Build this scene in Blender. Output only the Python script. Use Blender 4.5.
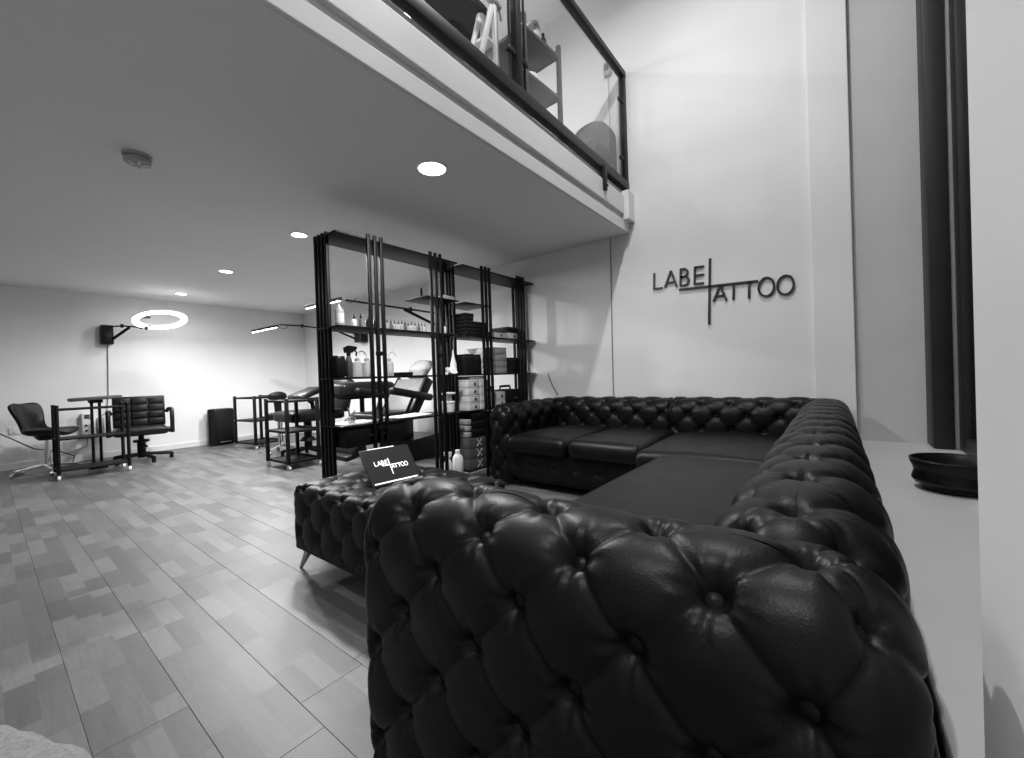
import bpy, bmesh, math, random
import numpy as np
from mathutils import Vector, Matrix

for o in list(bpy.data.objects): bpy.data.objects.remove(o, do_unlink=True)
SC = bpy.context.scene
COL = SC.collection
random.seed(7)
R = math.radians
PI = math.pi

# ------------------------------------------------------------------ camera
F_PX = 414.556
yaw, pitch, roll = R(37.937), R(-0.421), R(-1.943)
cam_d = bpy.data.cameras.new('camera'); cam = bpy.data.objects.new('camera', cam_d); COL.objects.link(cam)
Fv = Vector((-math.sin(yaw)*math.cos(pitch), math.cos(yaw)*math.cos(pitch), math.sin(pitch)))
Rv = Vector((math.cos(yaw), math.sin(yaw), 0)); Uv = Rv.cross(Fv)
R2 = Rv*math.cos(roll) + Uv*math.sin(roll); U2 = -Rv*math.sin(roll) + Uv*math.cos(roll)
m = Matrix((R2, U2, -Fv)).transposed().to_4x4(); m.translation = Vector((0, 0, 0.97))
cam.matrix_world = m
cam_d.sensor_fit = 'HORIZONTAL'; cam_d.sensor_width = 36; cam_d.lens = F_PX/1024*36
cam_d.clip_start = 0.02
SC.camera = cam
SC.view_settings.view_transform = 'Standard'; SC.view_settings.look = 'None'
SC.view_settings.gamma = 1; SC.view_settings.use_curve_mapping = False
SC.view_settings.exposure = 0.28

# ------------------------------------------------------------------ world (night outside)
W = bpy.data.worlds.new('night'); SC.world = W; W.use_nodes = True
W.node_tree.nodes['Background'].inputs[0].default_value = (0.02, 0.02, 0.02, 1)
W.node_tree.nodes['Background'].inputs[1].default_value = 1.0

P_DOWN = 44.0      # watts, each soffit downlight
P_UPPER = 20.0    # watts, each high light over the mezzanine
P_VOID = 50.0     # watts, each high light over the void
P_MEZZ = 5.0      # watts, work lamp on the mezzanine
P_RING = 1.5      # watts, ring lamp
P_BAR = 36.0       # watts, LED bar lamps

# ------------------------------------------------------------------ dimensions (metres)
XL, YS, ZC, ZU = -8.2, 3.937, 2.322, 4.82
XM = -1.575           # mezzanine edge
YF = -3.2             # wall behind the photographer
XR, XW = 0.13, 0.60   # right wall face, window plane
YR = 3.955             # far window reveal
ZSILL = 0.414

# ------------------------------------------------------------------ materials
def g(v): return (v, v, v, 1)
def mat(name, col, rough=0.5, metal=0.0, spec=0.5, coat=0.0, noise=None, bump=None, trans=0.0, emit=None, ior=1.45, alpha=1.0):
    """noise=(scale, amount), bump=(scale, strength)"""
    M = bpy.data.materials.new(name); M.use_nodes = True
    nt = M.node_tree; b = nt.nodes['Principled BSDF']
    b.inputs['Base Color'].default_value = g(col); b.inputs['Roughness'].default_value = rough
    b.inputs['Metallic'].default_value = metal; b.inputs['Specular IOR Level'].default_value = spec
    b.inputs['Coat Weight'].default_value = coat; b.inputs['Transmission Weight'].default_value = trans
    b.inputs['IOR'].default_value = ior; b.inputs['Alpha'].default_value = alpha
    if emit is not None:
        b.inputs['Emission Color'].default_value = g(1); b.inputs['Emission Strength'].default_value = emit
    tc = nt.nodes.new('ShaderNodeTexCoord')
    if noise:
        n = nt.nodes.new('ShaderNodeTexNoise'); n.inputs['Scale'].default_value = noise[0]; n.inputs['Detail'].default_value = 5
        nt.links.new(tc.outputs['Object'], n.inputs['Vector'])
        r = nt.nodes.new('ShaderNodeMapRange')
        r.inputs[1].default_value = 0.25; r.inputs[2].default_value = 0.75
        r.inputs[3].default_value = col*(1-noise[1]); r.inputs[4].default_value = min(1, col*(1+noise[1]))
        nt.links.new(n.outputs['Fac'], r.inputs[0]); nt.links.new(r.outputs[0], b.inputs['Base Color'])
    if bump:
        n = nt.nodes.new('ShaderNodeTexNoise'); n.inputs['Scale'].default_value = bump[0]; n.inputs['Detail'].default_value = 3
        nt.links.new(tc.outputs['Object'], n.inputs['Vector'])
        bp = nt.nodes.new('ShaderNodeBump'); bp.inputs['Strength'].default_value = bump[1]; bp.inputs['Distance'].default_value = 0.004
        nt.links.new(n.outputs['Fac'], bp.inputs['Height']); nt.links.new(bp.outputs['Normal'], b.inputs['Normal'])
    return M

M = {}
M['wall'] = mat('white_plaster', 0.74, 0.72, spec=0.3, noise=(1.3, 0.035), bump=(60, 0.05))
M['wall_left'] = mat('white_plaster_matt', 0.80, 0.8, spec=0.2, noise=(1.1, 0.05), bump=(60, 0.05))
M['ceil'] = mat('ceiling_paint', 0.82, 0.75, spec=0.25, noise=(0.8, 0.03), bump=(40, 0.04))
M['reveal'] = mat('grey_reveal_paint', 0.54, 0.8, spec=0.2, noise=(3, 0.04), bump=(60, 0.06))
M['trim'] = mat('white_trim', 0.74, 0.5, noise=(3, 0.03))
M['sill'] = mat('satin_sill', 0.50, 0.4, noise=(4, 0.04))
M['black'] = mat('black_powder_coat', 0.005, 0.5, spec=0.2, noise=(30, 0.2))
M['rail'] = mat('black_rail_steel', 0.012, 0.45, spec=0.3, noise=(30, 0.2))
M['blackpl'] = mat('black_plastic', 0.006, 0.38, spec=0.28, noise=(20, 0.2))
M['vinyl'] = mat('black_vinyl', 0.007, 0.36, spec=0.3, noise=(12, 0.25), bump=(220, 0.15))
M['vinylg'] = mat('grey_vinyl', 0.16, 0.4, spec=0.5, noise=(12, 0.15), bump=(220, 0.12))
M['chrome'] = mat('chrome', 0.75, 0.15, metal=1.0, noise=(10, 0.05))
M['steel'] = mat('brushed_steel', 0.5, 0.35, metal=1.0, noise=(40, 0.1))
M['white'] = mat('white_plastic', 0.78, 0.4, noise=(8, 0.03))
M['grey'] = mat('grey_plastic', 0.35, 0.5, noise=(8, 0.06))
M['dgrey'] = mat('dark_grey_metal', 0.06, 0.5, noise=(12, 0.1))
M['carton'] = mat('white_carton', 0.62, 0.65, noise=(14, 0.06))
M['carton2'] = mat('grey_carton', 0.30, 0.65, noise=(14, 0.08))
M['cartong'] = mat('charcoal_carton', 0.085, 0.55, noise=(14, 0.1))
M['cartonb'] = mat('black_carton', 0.006, 0.6, spec=0.2, noise=(14, 0.2))
M['paper'] = mat('paper_sheet', 0.8, 0.8, noise=(20, 0.03))
M['clear'] = mat('clear_plastic', 0.75, 0.25, trans=0.55, ior=1.2, noise=(8, 0.03))
M['fabric'] = mat('grey_fabric', 0.13, 0.85, noise=(60, 0.15), bump=(160, 0.3))
M['blur_mat'] = mat('pale_pile', 0.20, 0.95, noise=(90, 0.25), bump=(120, 0.8))  # for the mat that stands in for the blurred corner shape
M['frame'] = mat('window_frame_black', 0.014, 0.5, noise=(6, 0.15))
M['night'] = mat('night_backdrop', 0.01, 0.9, noise=(2, 0.3))
M['strip'] = mat('aluminium_strip', 0.35, 0.5, noise=(6, 0.1))
M['ink'] = mat('dark_ink', 0.03, 0.25, noise=(20, 0.3))
M['screen'] = mat('tablet_screen', 0.010, 0.25, spec=0.2, noise=(3, 0.05), emit=0.02)
M['led'] = mat('led_white', 0.9, 0.5, noise=(3, 0.01), emit=14)
M['ledring'] = mat('led_ring', 0.9, 0.5, noise=(3, 0.01), emit=10)
M['lens'] = mat('downlight_lens', 0.9, 0.5, noise=(3, 0.01), emit=10)
M['glow'] = mat('screen_white', 0.9, 0.5, noise=(3, 0.01), emit=0.8)
M['sign'] = mat('black_sign_acrylic', 0.016, 0.4, noise=(10, 0.2))
M['cable'] = mat('grey_cable', 0.2, 0.6, noise=(20, 0.1))

def mat_glass():
    m_ = mat('rail_glass', 0.95, 0.02, noise=(2, 0.01)); nt = m_.node_tree; b = nt.nodes['Principled BSDF']
    out = nt.nodes['Material Output']
    tr = nt.nodes.new('ShaderNodeBsdfTransparent'); tr.inputs[0].default_value = g(0.95)
    gl = nt.nodes.new('ShaderNodeBsdfGlossy'); gl.inputs['Roughness'].default_value = 0.03
    mx = nt.nodes.new('ShaderNodeMixShader'); fr = nt.nodes.new('ShaderNodeLayerWeight'); fr.inputs[0].default_value = 0.06
    pw = nt.nodes.new('ShaderNodeMath'); pw.operation = 'POWER'; pw.inputs[1].default_value = 4.0
    fr.inputs[0].default_value = 0.5; nt.links.new(fr.outputs['Facing'], pw.inputs[0]); ml = nt.nodes.new('ShaderNodeMath'); ml.operation = 'MULTIPLY_ADD'; ml.inputs[1].default_value = 0.5; ml.inputs[2].default_value = 0.03
    nt.links.new(pw.outputs[0], ml.inputs[0]); nt.links.new(ml.outputs[0], mx.inputs[0]); nt.links.new(tr.outputs[0], mx.inputs[1]); nt.links.new(gl.outputs[0], mx.inputs[2])
    nt.links.new(mx.outputs[0], out.inputs['Surface'])
    return m_
M['glass'] = mat_glass()

def mat_leather():
    m_ = mat('black_leather', 0.005, 0.45, spec=0.25); nt = m_.node_tree; b = nt.nodes['Principled BSDF']
    tc = nt.nodes.new('ShaderNodeTexCoord')
    v = nt.nodes.new('ShaderNodeTexVoronoi'); v.inputs['Scale'].default_value = 260; v.feature = 'F1'
    n = nt.nodes.new('ShaderNodeTexNoise'); n.inputs['Scale'].default_value = 35; n.inputs['Detail'].default_value = 6
    nt.links.new(tc.outputs['Object'], v.inputs['Vector']); nt.links.new(tc.outputs['Object'], n.inputs['Vector'])
    ad = nt.nodes.new('ShaderNodeMath'); ad.operation = 'MULTIPLY_ADD'; ad.inputs[1].default_value = 0.6
    nt.links.new(n.outputs['Fac'], ad.inputs[0]); nt.links.new(v.outputs['Distance'], ad.inputs[2])
    bp = nt.nodes.new('ShaderNodeBump'); bp.inputs['Strength'].default_value = 0.12; bp.inputs['Distance'].default_value = 0.002
    nt.links.new(ad.outputs[0], bp.inputs['Height']); nt.links.new(bp.outputs['Normal'], b.inputs['Normal'])
    n2 = nt.nodes.new('ShaderNodeTexNoise'); n2.inputs['Scale'].default_value = 9; n2.inputs['Detail'].default_value = 4
    nt.links.new(tc.outputs['Object'], n2.inputs['Vector'])
    r = nt.nodes.new('ShaderNodeMapRange'); r.inputs[3].default_value = 0.34; r.inputs[4].default_value = 0.48
    nt.links.new(n2.outputs['Fac'], r.inputs[0]); nt.links.new(r.outputs[0], b.inputs['Roughness'])
    r2 = nt.nodes.new('ShaderNodeMapRange'); r2.inputs[3].default_value = 0.003; r2.inputs[4].default_value = 0.006
    nt.links.new(n2.outputs['Fac'], r2.inputs[0]); nt.links.new(r2.outputs[0], b.inputs['Base Color'])
    return m_
M['leather'] = mat_leather()

def mat_plank():
    """three-strip laminate: each strip broken into short blocks of its own tone"""
    m_ = bpy.data.materials.new('laminate_plank'); m_.use_nodes = True
    nt = m_.node_tree; L = nt.links; N = nt.nodes; b = N['Principled BSDF']
    tc = N.new('ShaderNodeTexCoord'); sep = N.new('ShaderNodeSeparateXYZ'); L.new(tc.outputs['Object'], sep.inputs[0])
    oi = N.new('ShaderNodeObjectInfo')
    def math_(op, a, c=None):
        n = N.new('ShaderNodeMath'); n.operation = op
        for i, q in enumerate((a, c)):
            if q is None: continue
            if isinstance(q, (int, float)): n.inputs[i].default_value = q
            else: L.new(q, n.inputs[i])
        return n.outputs[0]
    strip = math_('FLOOR', math_('DIVIDE', math_('ADD', sep.outputs['Y'], 0.1035), 0.069))
    rnd = math_('MULTIPLY', oi.outputs['Random'], 97.0)
    wn = N.new('ShaderNodeTexWhiteNoise'); wn.noise_dimensions = '2D'
    cmb = N.new('ShaderNodeCombineXYZ'); L.new(strip, cmb.inputs[0]); L.new(rnd, cmb.inputs[1]); L.new(cmb.outputs[0], wn.inputs['Vector'])
    xs = math_('ADD', sep.outputs['X'], wn.outputs['Value'])
    cell = math_('FLOOR', math_('DIVIDE', xs, 0.27))
    wn2 = N.new('ShaderNodeTexWhiteNoise'); wn2.noise_dimensions = '3D'
    c2 = N.new('ShaderNodeCombineXYZ'); L.new(cell, c2.inputs[0]); L.new(strip, c2.inputs[1]); L.new(rnd, c2.inputs[2]); L.new(c2.outputs[0], wn2.inputs['Vector'])
    tone = N.new('ShaderNodeMapRange'); tone.inputs[3].default_value = 0.085; tone.inputs[4].default_value = 0.16
    L.new(math_('POWER', wn2.outputs['Value'], 1.3), tone.inputs[0])
    # grain
    mp = N.new('ShaderNodeMapping'); mp.inputs['Scale'].default_value = (3.0, 26, 1)
    off = N.new('ShaderNodeCombineXYZ'); L.new(rnd, off.inputs[0]); L.new(math_('MULTIPLY', wn2.outputs['Value'], 31.0), off.inputs[1])
    L.new(off.outputs[0], mp.inputs['Location']); L.new(tc.outputs['Object'], mp.inputs['Vector'])
    ng = N.new('ShaderNodeTexNoise'); ng.inputs['Scale'].default_value = 2.2; ng.inputs['Detail'].default_value = 7; ng.inputs['Distortion'].default_value = 1.2
    L.new(mp.outputs[0], ng.inputs['Vector'])
    gr = N.new('ShaderNodeMapRange'); gr.inputs[1].default_value = 0.3; gr.inputs[2].default_value = 0.72; gr.inputs[3].default_value = 0.84; gr.inputs[4].default_value = 1.12
    L.new(ng.outputs['Fac'], gr.inputs[0])
    col = math_('MULTIPLY', tone.outputs[0], gr.outputs[0])
    L.new(col, b.inputs['Base Color'])
    rr = N.new('ShaderNodeMapRange'); rr.inputs[3].default_value = 0.36; rr.inputs[4].default_value = 0.48
    L.new(ng.outputs['Fac'], rr.inputs[0]); L.new(rr.outputs[0], b.inputs['Roughness'])
    b.inputs['Specular IOR Level'].default_value = 0.42
    bp = N.new('ShaderNodeBump'); bp.inputs['Strength'].default_value = 0.08; bp.inputs['Distance'].default_value = 0.002
    L.new(ng.outputs['Fac'], bp.inputs['Height']); L.new(bp.outputs['Normal'], b.inputs['Normal'])
    return m_
M['plank'] = mat_plank()

# ------------------------------------------------------------------ mesh helpers
class MB:
    """collects shapes into one mesh"""
    def __init__(s): s.bm = bmesh.new()
    def _tf(s, vs, loc, rot):
        mt = Matrix.Translation(loc) @ (rot if isinstance(rot, Matrix) else Matrix.Rotation(rot, 4, 'Z'))
        bmesh.ops.transform(s.bm, matrix=mt, verts=vs)
    def box(s, c, size, bev=0.0, rot=0.0, seg=2):
        r = bmesh.ops.create_cube(s.bm, size=1.0); vs = r['verts']
        bmesh.ops.scale(s.bm, vec=size, verts=vs)
        if bev > 0:
            es = list({e for v in vs for e in v.link_edges})
            r2 = bmesh.ops.bevel(s.bm, geom=es, offset=min(bev, min(size)*0.49), segments=seg, profile=0.5, affect='EDGES')
            vs = list({v for f in r2['faces'] for v in f.verts} | {v for v in vs if v.is_valid})
        s._tf(vs, c, rot); return s
    def b2(s, p0, p1, bev=0.0, seg=2):
        c = [(a+b)/2 for a, b in zip(p0, p1)]; sz = [abs(b-a) for a, b in zip(p0, p1)]
        return s.box(c, sz, bev, 0.0, seg)
    def cyl(s, p0, p1, r, r1=None, seg=12):
        p0 = Vector(p0); p1 = Vector(p1); d = p1-p0
        r1 = r if r1 is None else r1
        q = bmesh.ops.create_cone(s.bm, cap_ends=True, segments=seg, radius1=r, radius2=r1, depth=d.length)
        s._tf(q['verts'], (p0+p1)/2, d.to_track_quat('Z', 'Y').to_matrix().to_4x4()); return s
    def bar(s, p0, p1, w, h=None, bev=0.0):
        """rectangular bar between two points"""
        p0 = Vector(p0); p1 = Vector(p1); d = p1-p0; h = w if h is None else h
        return s.box((p0+p1)/2, (w, h, d.length), bev, d.to_track_quat('Z', 'Y').to_matrix().to_4x4())
    def tube(s, pts, r, seg=8):
        pts = [Vector(p) for p in pts]; rings = []
        for i, p in enumerate(pts):
            t = (pts[min(i+1, len(pts)-1)] - pts[max(i-1, 0)]).normalized()
            up = Vector((0, 0, 1)) if abs(t.z) < 0.95 else Vector((1, 0, 0))
            a = t.cross(up).normalized(); b = t.cross(a)
            rings.append([s.bm.verts.new(p + r*(math.cos(k*2*PI/seg)*a + math.sin(k*2*PI/seg)*b)) for k in range(seg)])
        for A, B in zip(rings, rings[1:]):
            for k in range(seg): s.bm.faces.new((A[k], A[(k+1) % seg], B[(k+1) % seg], B[k]))
        s.bm.faces.new(rings[0][::-1]); s.bm.faces.new(rings[-1]); return s
    def lathe(s, prof, c=(0, 0, 0), seg=20, rot=0.0):
        rings = []
        for r, z in prof:
            rings.append([s.bm.verts.new((max(r, 1e-4)*math.cos(k*2*PI/seg), max(r, 1e-4)*math.sin(k*2*PI/seg), z)) for k in range(seg)])
        for A, B in zip(rings, rings[1:]):
            for k in range(seg): s.bm.faces.new((A[k], A[(k+1) % seg], B[(k+1) % seg], B[k]))
        s.bm.faces.new(rings[0][::-1]); s.bm.faces.new(rings[-1])
        s._tf([v for q in rings for v in q], c, rot); return s
    def ell(s, c, rad, rot=0.0, seg=16):
        q = bmesh.ops.create_uvsphere(s.bm, u_segments=seg, v_segments=seg//2+2, radius=1)
        bmesh.ops.scale(s.bm, vec=rad, verts=q['verts']); s._tf(q['verts'], c, rot); return s
    def torus(s, R_, r, c, rot=0.0, seg=48, ss=10):
        rings = []
        for i in range(seg):
            a = i*2*PI/seg
            rings.append([s.bm.verts.new(((R_+r*math.cos(k*2*PI/ss))*math.cos(a), (R_+r*math.cos(k*2*PI/ss))*math.sin(a), r*math.sin(k*2*PI/ss))) for k in range(ss)])
        for i in range(seg):
            A, B = rings[i], rings[(i+1) % seg]
            for k in range(ss): s.bm.faces.new((A[k], B[k], B[(k+1) % ss], A[(k+1) % ss]))
        s._tf([v for q in rings for v in q], c, rot); return s
    def ringbox(s, r0, r1, z0, z1, c, rot=0.0, seg=64):
        rings = [[s.bm.verts.new((r*math.cos(i*2*PI/seg), r*math.sin(i*2*PI/seg), z)) for r, z in ((r0, z0), (r1, z0), (r1, z1), (r0, z1))] for i in range(seg)]
        for i in range(seg):
            A, B = rings[i], rings[(i+1) % seg]
            for k in range(4): s.bm.faces.new((A[k], B[k], B[(k+1) % 4], A[(k+1) % 4]))
        s._tf([v for q in rings for v in q], c, rot); return s
    def prism(s, poly, axis, a0, a1):
        """polygon extruded along an axis; poly gives the other two coords in order"""
        def p3(q, a): return {'x': (a, q[0], q[1]), 'y': (q[0], a, q[1]), 'z': (q[0], q[1], a)}[axis]
        A = [s.bm.verts.new(p3(q, a0)) for q in poly]; B = [s.bm.verts.new(p3(q, a1)) for q in poly]
        n = len(poly)
        for k in range(n): s.bm.faces.new((A[k], A[(k+1) % n], B[(k+1) % n], B[k]))
        s.bm.faces.new(A[::-1]); s.bm.faces.new(B); return s
    def grid(s, P):
        """P: 2D list of points"""
        V = [[s.bm.verts.new(p) for p in row] for row in P]
        for i in range(len(V)-1):
            for j in range(len(V[0])-1): s.bm.faces.new((V[i][j], V[i][j+1], V[i+1][j+1], V[i+1][j]))
        return s
    def mesh(s, name, mt, smooth=True):
        bmesh.ops.recalc_face_normals(s.bm, faces=s.bm.faces)
        me = bpy.data.meshes.new(name); s.bm.to_mesh(me); s.bm.free(); me.materials.append(mt)
        if smooth:
            for p in me.polygons: p.use_smooth = True
            me.set_sharp_from_angle(angle=R(38))
        return me

def link(name, me, parent=None, loc=(0, 0, 0), rot=(0, 0, 0)):
    o = bpy.data.objects.new(name, me); COL.objects.link(o); o.location = loc; o.rotation_euler = rot
    if parent: o.parent = parent
    return o
def tag(o, label, cat=None, group=None, kind=None):
    o['label'] = label
    if cat: o['category'] = cat
    if group: o['group'] = group
    if kind: o['kind'] = kind
    return o
def thing(name, label, cat, loc=(0, 0, 0), rotz=0.0, group=None, kind=None):
    o = bpy.data.objects.new(name, None); COL.objects.link(o); o.empty_display_size = 0.1
    o.location = loc; o.rotation_euler = (0, 0, rotz)
    return tag(o, label, cat, group, kind)
def part(parent, name, mb, mt, smooth=True, loc=(0, 0, 0), rot=(0, 0, 0), label=None):
    o = link(name, mb.mesh(name, M[mt] if isinstance(mt, str) else mt, smooth), parent, loc, rot)
    if label: o['label'] = label
    return o
def copy_tree(o, parent=None):
    c = o.copy(); COL.objects.link(c); c.parent = parent
    for ch in list(o.children): copy_tree(ch, c)
    return c
def structure(name, mb, mt, label, cat, parent=None):
    o = link(name, mb.mesh(name, M[mt], False), parent)
    return tag(o, label, cat, None, 'structure')
def area(name, parent, loc, size, power, rot=(0, 0, 0), shape='DISK', spread=180, sy=None):
    d = bpy.data.lights.new(name, 'AREA'); d.shape = shape; d.size = size
    if sy: d.size_y = sy
    d.energy = power; d.spread = R(spread)
    o = bpy.data.objects.new(name, d); COL.objects.link(o); o.parent = parent; o.location = loc; o.rotation_euler = rot
    return o
ORD = ['first', 'second', 'third', 'fourth', 'fifth', 'sixth', 'seventh', 'eighth', 'ninth', 'tenth', 'eleventh', 'twelfth', 'thirteenth', 'fourteenth']

# ================================================================== STRUCTURE
fl = structure('floor', MB().b2((XL-.1, YF-.1, -.12), (XW+.2, YR+.1, -.006)), 'plank', 'grey three-strip laminate floor of the studio', 'floor')
PW, PL = 0.207, 1.285
def plank_mesh():
    mb = MB(); x, y = PL/2-.0004, PW/2-.0004; c = .0009
    V = [(-x, -y, -.006), (x, -y, -.006), (x, y, -.006), (-x, y, -.006), (-x, -y, -c), (x, -y, -c), (x, y, -c), (-x, y, -c),
         (-x+c, -y+c, 0), (x-c, -y+c, 0), (x-c, y-c, 0), (-x+c, y-c, 0)]
    vs = [mb.bm.verts.new(v) for v in V]
    for k in range(4):
        n = (k+1) % 4
        mb.bm.faces.new((vs[k], vs[n], vs[n+4], vs[k+4])); mb.bm.faces.new((vs[k+4], vs[n+4], vs[n+8], vs[k+8]))
    mb.bm.faces.new(vs[8:12])
    return mb.mesh('plank', M['plank'], False)
pm = plank_mesh()
first_row = -5
for r in range(first_row, 18):
    y = .157 + (r+.5)*PW
    if r == 0: x0 = -1.573
    elif r == 2: x0 = -1.30
    else: x0 = -1.573 + [0, .43, .86, .27, .66][r % 5] + random.uniform(-.05, .05)
    k0 = int((x0 - XL)/PL) + 1
    for k in range(-k0, 3):
        xc = x0 + (k+.5)*PL
        if xc-PL/2 > XR or xc+PL/2 < XL: continue
        link('plank', pm, fl, (xc, y, 0))

# soffit ceiling under the mezzanine and the mezzanine slab
structure('ceiling', MB().b2((XL-.1, YF-.1, ZC), (XM, YS+.1, ZC+.36)), 'ceil', 'flat grey-white soffit ceiling under the mezzanine', 'ceiling')
structure('ceiling_upper', MB().b2((XL-.1, YF-.1, ZU), (XW+.2, YR+.1, ZU+.1)), 'ceil', 'high white ceiling above the double-height void', 'ceiling')
structure('wall_left', MB().b2((XL-.1, YF-.1, 0), (XL, YS+.1, ZU)), 'wall_left', 'long white wall with the wall-mounted ring lamp', 'wall')
structure('wall_far', MB().b2((XL, YS, 0), (0.12, YS+.1, ZU)), 'wall', 'tall white wall carrying the black letter sign', 'wall')
structure('trim_1', MB().b2((-.123, YS-.022, 0), (0.12, YS, ZU), .006), 'wall', 'shallow white pilaster at the right end of the sign wall', 'pilaster')
structure('wall_front', MB().b2((XL, YF-.1, 0), (XR, YF, ZU)), 'wall_left', 'white wall behind the photographer', 'wall')
wr = structure('wall_right', MB().b2((XR, YF, 0), (XR+.55, .72, ZU)), 'wall', 'white pier beside the window at the right edge', 'wall')
structure('wall_right_reveal', MB().b2((.12, YR, 0), (XW+.2, YR+.1, ZU)), 'reveal', 'grey painted reveal at the far end of the window', 'wall')
structure('wall_right_low', MB().b2((XR, .72, 0), (XR+.1, YR, ZSILL-.035)), 'wall', 'low white wall below the window sill', 'wall')
structure('trim_2', MB().b2((XR-.012, .72, ZSILL-.035), (XW+.08, YR, ZSILL), .006), 'sill', 'wide pale window sill running behind the corner sofa', 'window sill')
structure('baseboard_left', MB().b2((XL, YF, 0), (XL+.018, YS, .085), .006), 'trim', 'white skirting board along the ring lamp wall', 'skirting board')
structure('baseboard_far', MB().b2((XL+.02, YS-.016, 0), (-2.5, YS, .085), .006), 'trim', 'white skirting board behind the open shelving racks', 'skirting board')
# mezzanine fascia
structure('trim_3', MB().b2((XM, YF, ZC), (XM+.022, YS, ZC+.10), .004), 'trim', 'lower white fascia board along the mezzanine edge', 'fascia')
structure('trim_4', MB().b2((XM, YF, ZC+.145), (XM+.035, YS, 2.645), .005), 'trim', 'broad white fascia board along the mezzanine edge', 'fascia')
structure('trim_5', MB().b2((XM-.2, YF, 2.645), (XM+.012, YS, 2.70), .004), 'grey', 'thin grey capping strip above the broad white fascia', 'fascia')
structure('trim_6', MB().b2((XM-.02, 3.79, 2.415), (-1.495, YS, 2.69), .006), 'trim', 'white boxed end block of the mezzanine fascia at the wall', 'fascia')

# window: black frame, light strip, pane
wn = thing('window_1', 'tall black-framed window above the pale sill', 'window', (XW, 2.4, ZSILL), kind='structure')
def wl(p): return (p[0]-XW, p[1]-2.4, p[2]-ZSILL)
zt = 4.7
part(wn, 'jamb', MB().b2(wl((.485, 3.725, ZSILL+.004)), wl((.582, YR, zt)), .004), 'frame')
part(wn, 'seal_strip', MB().b2(wl((.582, 3.735, ZSILL+.004)), wl((.604, 3.765, zt)), .003), 'strip', label='light vertical seal strip')
part(wn, 'sash_stile', MB().b2(wl((.604, 3.60, ZSILL)), wl((.66, 3.762, zt)), .004), 'frame')
part(wn, 'sash_stile', MB().b2(wl((.604, .73, ZSILL)), wl((.66, .86, zt)), .004), 'frame')
part(wn, 'mullion', MB().b2(wl((.604, 2.25, ZSILL+.08)), wl((.66, 2.33, zt)), .004), 'frame')
part(wn, 'bottom_rail', MB().b2(wl((.604, .86, ZSILL)), wl((.66, 3.60, ZSILL+.09)), .004), 'frame')
part(wn, 'head', MB().b2(wl((.485, .72, zt)), wl((.70, YR, ZU)), .004), 'frame')
part(wn, 'pane', MB().b2(wl((.63, .86, ZSILL+.09)), wl((.636, 2.25, zt))), 'glass')
part(wn, 'pane', MB().b2(wl((.63, 2.33, ZSILL+.09)), wl((.636, 3.60, zt))), 'glass')
part(wn, 'shutter', MB().b2(wl((.70, .6, ZSILL)), wl((.72, YR, ZU))), 'frame', label='closed dark blind behind the glass')

# ================================================================== LIGHTS THAT BELONG TO THE ROOM
def downlight(x, y, z, label, power, r=.062, spread=170):
    t = thing('downlight', label, 'ceiling light', (x, y, z), group='recessed soffit downlights' if z < 3 else 'high ceiling downlights')
    part(t, 'bezel', MB().lathe([(r*1.02, -.001), (r*1.02, -.008), (r*1.25, -.006), (r*1.28, 0)], seg=32), 'white')
    part(t, 'lens', MB().lathe([(r, -.001), (r, -.005), (r*.5, -.006), (0, -.006)], seg=32), 'lens')
    area('bulb', t, (0, 0, -.012), r*1.9, power, spread=spread)
    return t
downlight(-2.012, 1.82, ZC, 'bright recessed downlight nearest the mezzanine edge', P_DOWN*.75, .085)
downlight(-3.818, 1.82, ZC, 'recessed downlight just left of the shelving rack top', P_DOWN)
downlight(-5.64, 1.82, ZC, 'recessed downlight second from the ring lamp wall', P_DOWN*1.1)
downlight(-7.42, 1.82, ZC, 'recessed downlight above the ring lamp', P_DOWN*.12)
for (x, y, lb) in ((-3.44, 2.90, 'high ceiling downlight glinting below the balcony rail'), (-3.44, .6, 'high ceiling downlight over the front of the mezzanine'),
                   (-.75, 2.3, 'high ceiling downlight over the corner sofa'), (-.75, -.9, 'high ceiling downlight over the entrance side of the void')):
    downlight(x, y, ZU, lb, P_UPPER if x < -2 else P_VOID, .07, 165)

# smoke detector
t = thing('smoke_detector', 'round grey smoke detector on the soffit ceiling', 'smoke detector', (-3.16, .595, ZC))
part(t, 'base', MB().lathe([(.066, 0), (.068, -.012), (.062, -.018)], seg=32), 'grey')
part(t, 'body', MB().lathe([(.050, -.018), (.050, -.026), (.062, -.028), (.062, -.044), (.048, -.056), (.02, -.060), (0, -.060)], seg=32), 'grey')
for k in range(6):
    a = k*PI/3; part(t, 'vent_rib', MB().bar((.02*math.cos(a), .02*math.sin(a), -.061), (.052*math.cos(a), .052*math.sin(a), -.055), .008, .004), 'white')

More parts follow.
